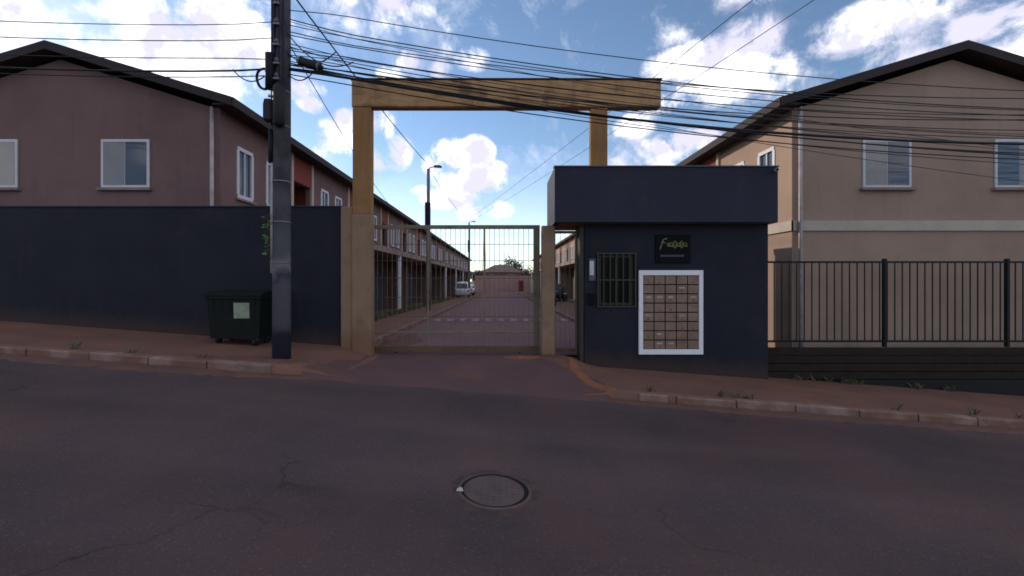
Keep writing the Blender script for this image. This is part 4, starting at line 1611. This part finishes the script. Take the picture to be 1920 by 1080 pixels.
# ------------------------------------------------------------------ refuse bin by the wall
bx0, bx1, by0, by1 = -5.68, -4.64, 8.22, 8.86
bz = zp(-5.2, 8.5)
bn = thing('refuse_bin', 'dark green wheeled refuse bin against the navy wall left of the pole', 'bin', (-5.2, 8.5, bz))
b = MB()
zt_ = 1.28
vs = []
for (z, k) in ((bz + .12, .90), (zt_, 1.0)):
    for (sx, sy) in ((-1, -1), (1, -1), (1, 1), (-1, 1)):
        vs.append(((bx0 + bx1) / 2 + sx * (bx1 - bx0) / 2 * k, (by0 + by1) / 2 + sy * (by1 - by0) / 2 * k, z))
b.add(vs, [(0, 3, 2, 1), (4, 5, 6, 7), (0, 1, 5, 4), (1, 2, 6, 5), (2, 3, 7, 6), (3, 0, 4, 7)])
b.build('body', 'bin_green', bn)
b = MB()
b.box(bx0 - .025, bx1 + .025, by0 - .025, by1 + .025, zt_ - .05, zt_ + .01, .01)
b.build('rim', 'bin_green', bn)
b = MB()
b.prism([(by0 - .03, zt_ + .012), (by1 + .03, zt_ + .012), (by1 + .03, zt_ + .11), (by0 + .12, zt_ + .09), (by0 - .03, zt_ + .04)], 'x', bx0 - .03, bx1 + .03)
b.build('lid', 'bin_green', bn)
for k in range(6):
    xx = bx0 + .12 + (bx1 - bx0 - .24) * k / 5
    if -5.2 < xx < -4.84:
        continue
    b = MB()
    b.add([(xx - .018, by0 + .045, bz + .2), (xx + .018, by0 + .045, bz + .2), (xx + .018, by0 - .012, zt_ - .06), (xx - .018, by0 - .012, zt_ - .06), (xx - .018, by0 + .08, bz + .2), (xx + .018, by0 + .08, bz + .2), (xx + .018, by0 + .03, zt_ - .06), (xx - .018, by0 + .03, zt_ - .06)], [(0, 1, 2, 3), (4, 7, 6, 5), (0, 4, 5, 1), (1, 5, 6, 2), (2, 6, 7, 3), (3, 7, 4, 0)])
    b.build('rib', 'bin_green', bn)
for xx in (bx0 + .16, bx1 - .16):
    for yy in (by0 + .12, by1 - .12):
        b = MB()
        zg = zp(xx, yy)
        b.tube([(xx - .025, yy, zg + .08), (xx + .025, yy, zg + .08)], .08, 14)
        w = b.build('wheel', 'black_rubber', bn)
        b = MB()
        b.box(xx - .035, xx + .035, yy - .03, yy + .03, zg + .10, bz + .16)
        b.build('fork', 'steel', w)
b = MB()
b.add([(-5.16, by0 + .008, 0.86), (-4.86, by0 + .008, 0.86), (-4.86, by0 - .002, 1.16), (-5.16, by0 - .002, 1.16), (-5.16, by0 + .03, 0.86), (-4.86, by0 + .03, 0.86), (-4.86, by0 + .03, 1.16), (-5.16, by0 + .03, 1.16)],
      [(0, 1, 2, 3), (4, 7, 6, 5), (0, 4, 5, 1), (1, 5, 6, 2), (2, 6, 7, 3), (3, 7, 4, 0)])
b.build('sticker', 'sticker', bn)

# weeds rooted in the joints of kerb and wall
rw = random.Random(17)
wb = MB()
for k in range(26):
    if k % 2:
        x_, y_ = rw.choice((rw.uniform(-10, -3.5), rw.uniform(5.6, 9.5))), 8.94
        if x_ > 0:
            y_ = 8.93
    else:
        x_, y_ = rw.choice((rw.uniform(-9.5, -3.4), rw.uniform(2.2, 9))), KY + .15
    z_ = zp(x_, y_)
    for j in range(rw.randint(5, 14)):
        a, h, w_ = rw.uniform(0, 6.28), rw.uniform(.04, .15), rw.uniform(.006, .014)
        dx, dy = math.cos(a), math.sin(a)
        bx_, by_ = x_ + rw.gauss(0, .04), y_ + rw.gauss(0, .012)
        wb.add([(bx_ - dy * w_, by_ + dx * w_, z_), (bx_ + dy * w_, by_ - dx * w_, z_), (bx_ + dx * h * .35 + dy * w_ * .6, by_ + dy * h * .35 - dx * w_ * .6, z_ + h * .65), (bx_ + dx * h * .8, by_ + dy * h * .8, z_ + h)], [(0, 1, 2, 3)])
stuff(wb, 'weeds', 'grass_blade', 'small dry weeds rooted along the kerb and the wall foot', 'weeds')

# ------------------------------------------------------------------ manhole in the road
mx0, my0 = -0.055, 3.56
mh_ = thing('manhole', 'round manhole cover sunk in the asphalt in the foreground', 'manhole', (mx0, my0, zr(mx0)))


def ring(r0, r1, z0, z1, ztop_in, n=48, jit=0, seed=0):
    rnd = random.Random(seed)
    b = MB()
    vs = []
    jo = [1 + jit * (.6 * math.sin(3 * 2 * math.pi * i / n + 1) + .5 * math.sin(5 * 2 * math.pi * i / n) + rnd.uniform(-.4, .4)) for i in range(n)]
    for i in range(n):
        a = 2 * math.pi * i / n
        ca, sa = math.cos(a), math.sin(a)
        for (r, dz) in ((r1 * jo[i], z0), (r1 * jo[i] * .94, z1), (r0, ztop_in), (r0, ztop_in - .10)):
            X, Y = mx0 + r * ca, my0 + r * sa
            vs.append((X, Y, roadz(X, Y) + dz))
    fs = []
    for i in range(n):
        j = (i + 1) % n
        for k in range(3):
            fs.append((i * 4 + k, j * 4 + k, j * 4 + k + 1, i * 4 + k + 1))
    return b.add(vs, fs)


def disc(r, z, n=40):
    b = MB()
    vs = [(mx0, my0, roadz(mx0, my0) + z)]
    for i in range(n):
        a = 2 * math.pi * i / n
        X, Y = mx0 + r * math.cos(a), my0 + r * math.sin(a)
        vs.append((X, Y, roadz(X, Y) + z))
    b.add(vs, [(0, 1 + i, 1 + (i + 1) % n) for i in range(n)])
    return b


ring(.305, .375, .000, .008, .012, jit=.11, seed=2).build('collar', 'manhole_collar', mh_)
ring(.285, .307, .012, .018, .018).build('rim', 'iron', mh_)
disc(.286, .006).build('shaft', 'gap_dark', mh_)
b = MB()
n = 40
cx_, cy_ = mx0 - .006, my0 - .004
vs, fs = [], []
for (r, dz) in ((.252, -.03), (.252, .012), (.244, .017), (.0, .017)):
    for i in range(n):
        a = 2 * math.pi * i / n
        X, Y = cx_ + r * math.cos(a), cy_ + r * math.sin(a)
        vs.append((X, Y, roadz(X, Y) + dz))
for k in range(3):
    for i in range(n):
        fs.append((k * n + i, k * n + (i + 1) % n, (k + 1) * n + (i + 1) % n, (k + 1) * n + i))
b.add(vs, fs)
cov_ = b.build('cover', 'iron', mh_)
b = MB()
for i in range(-4, 5):
    for j in range(-4, 5):
        X, Y = cx_ + i * .052, cy_ + j * .052
        if math.hypot(i, j) * .052 < .215:
            z = roadz(X, Y) + .0165
            b.box(X - .015, X + .015, Y - .015, Y + .015, z - .003, z + .004)
k = b.build('tread_stud', 'iron', cov_)
k['kind'] = 'stuff'
b = MB()
px_, py_ = mx0 - .285, my0 - .055
b.add([(px_ - .03, py_ - .02, roadz(px_, py_) + .02), (px_ + .03, py_ - .025, roadz(px_, py_) + .02), (px_ + .02, py_ + .03, roadz(px_, py_) + .022), (px_ - .025, py_ + .025, roadz(px_, py_) + .022), (px_, py_, roadz(px_, py_) + .045)],
      [(0, 1, 4), (1, 2, 4), (2, 3, 4), (3, 0, 4), (3, 2, 1, 0)])
tag(b.build('stone', 'litter_pale'), 'pale chip of stone lying on the left rim of the manhole', 'stone')
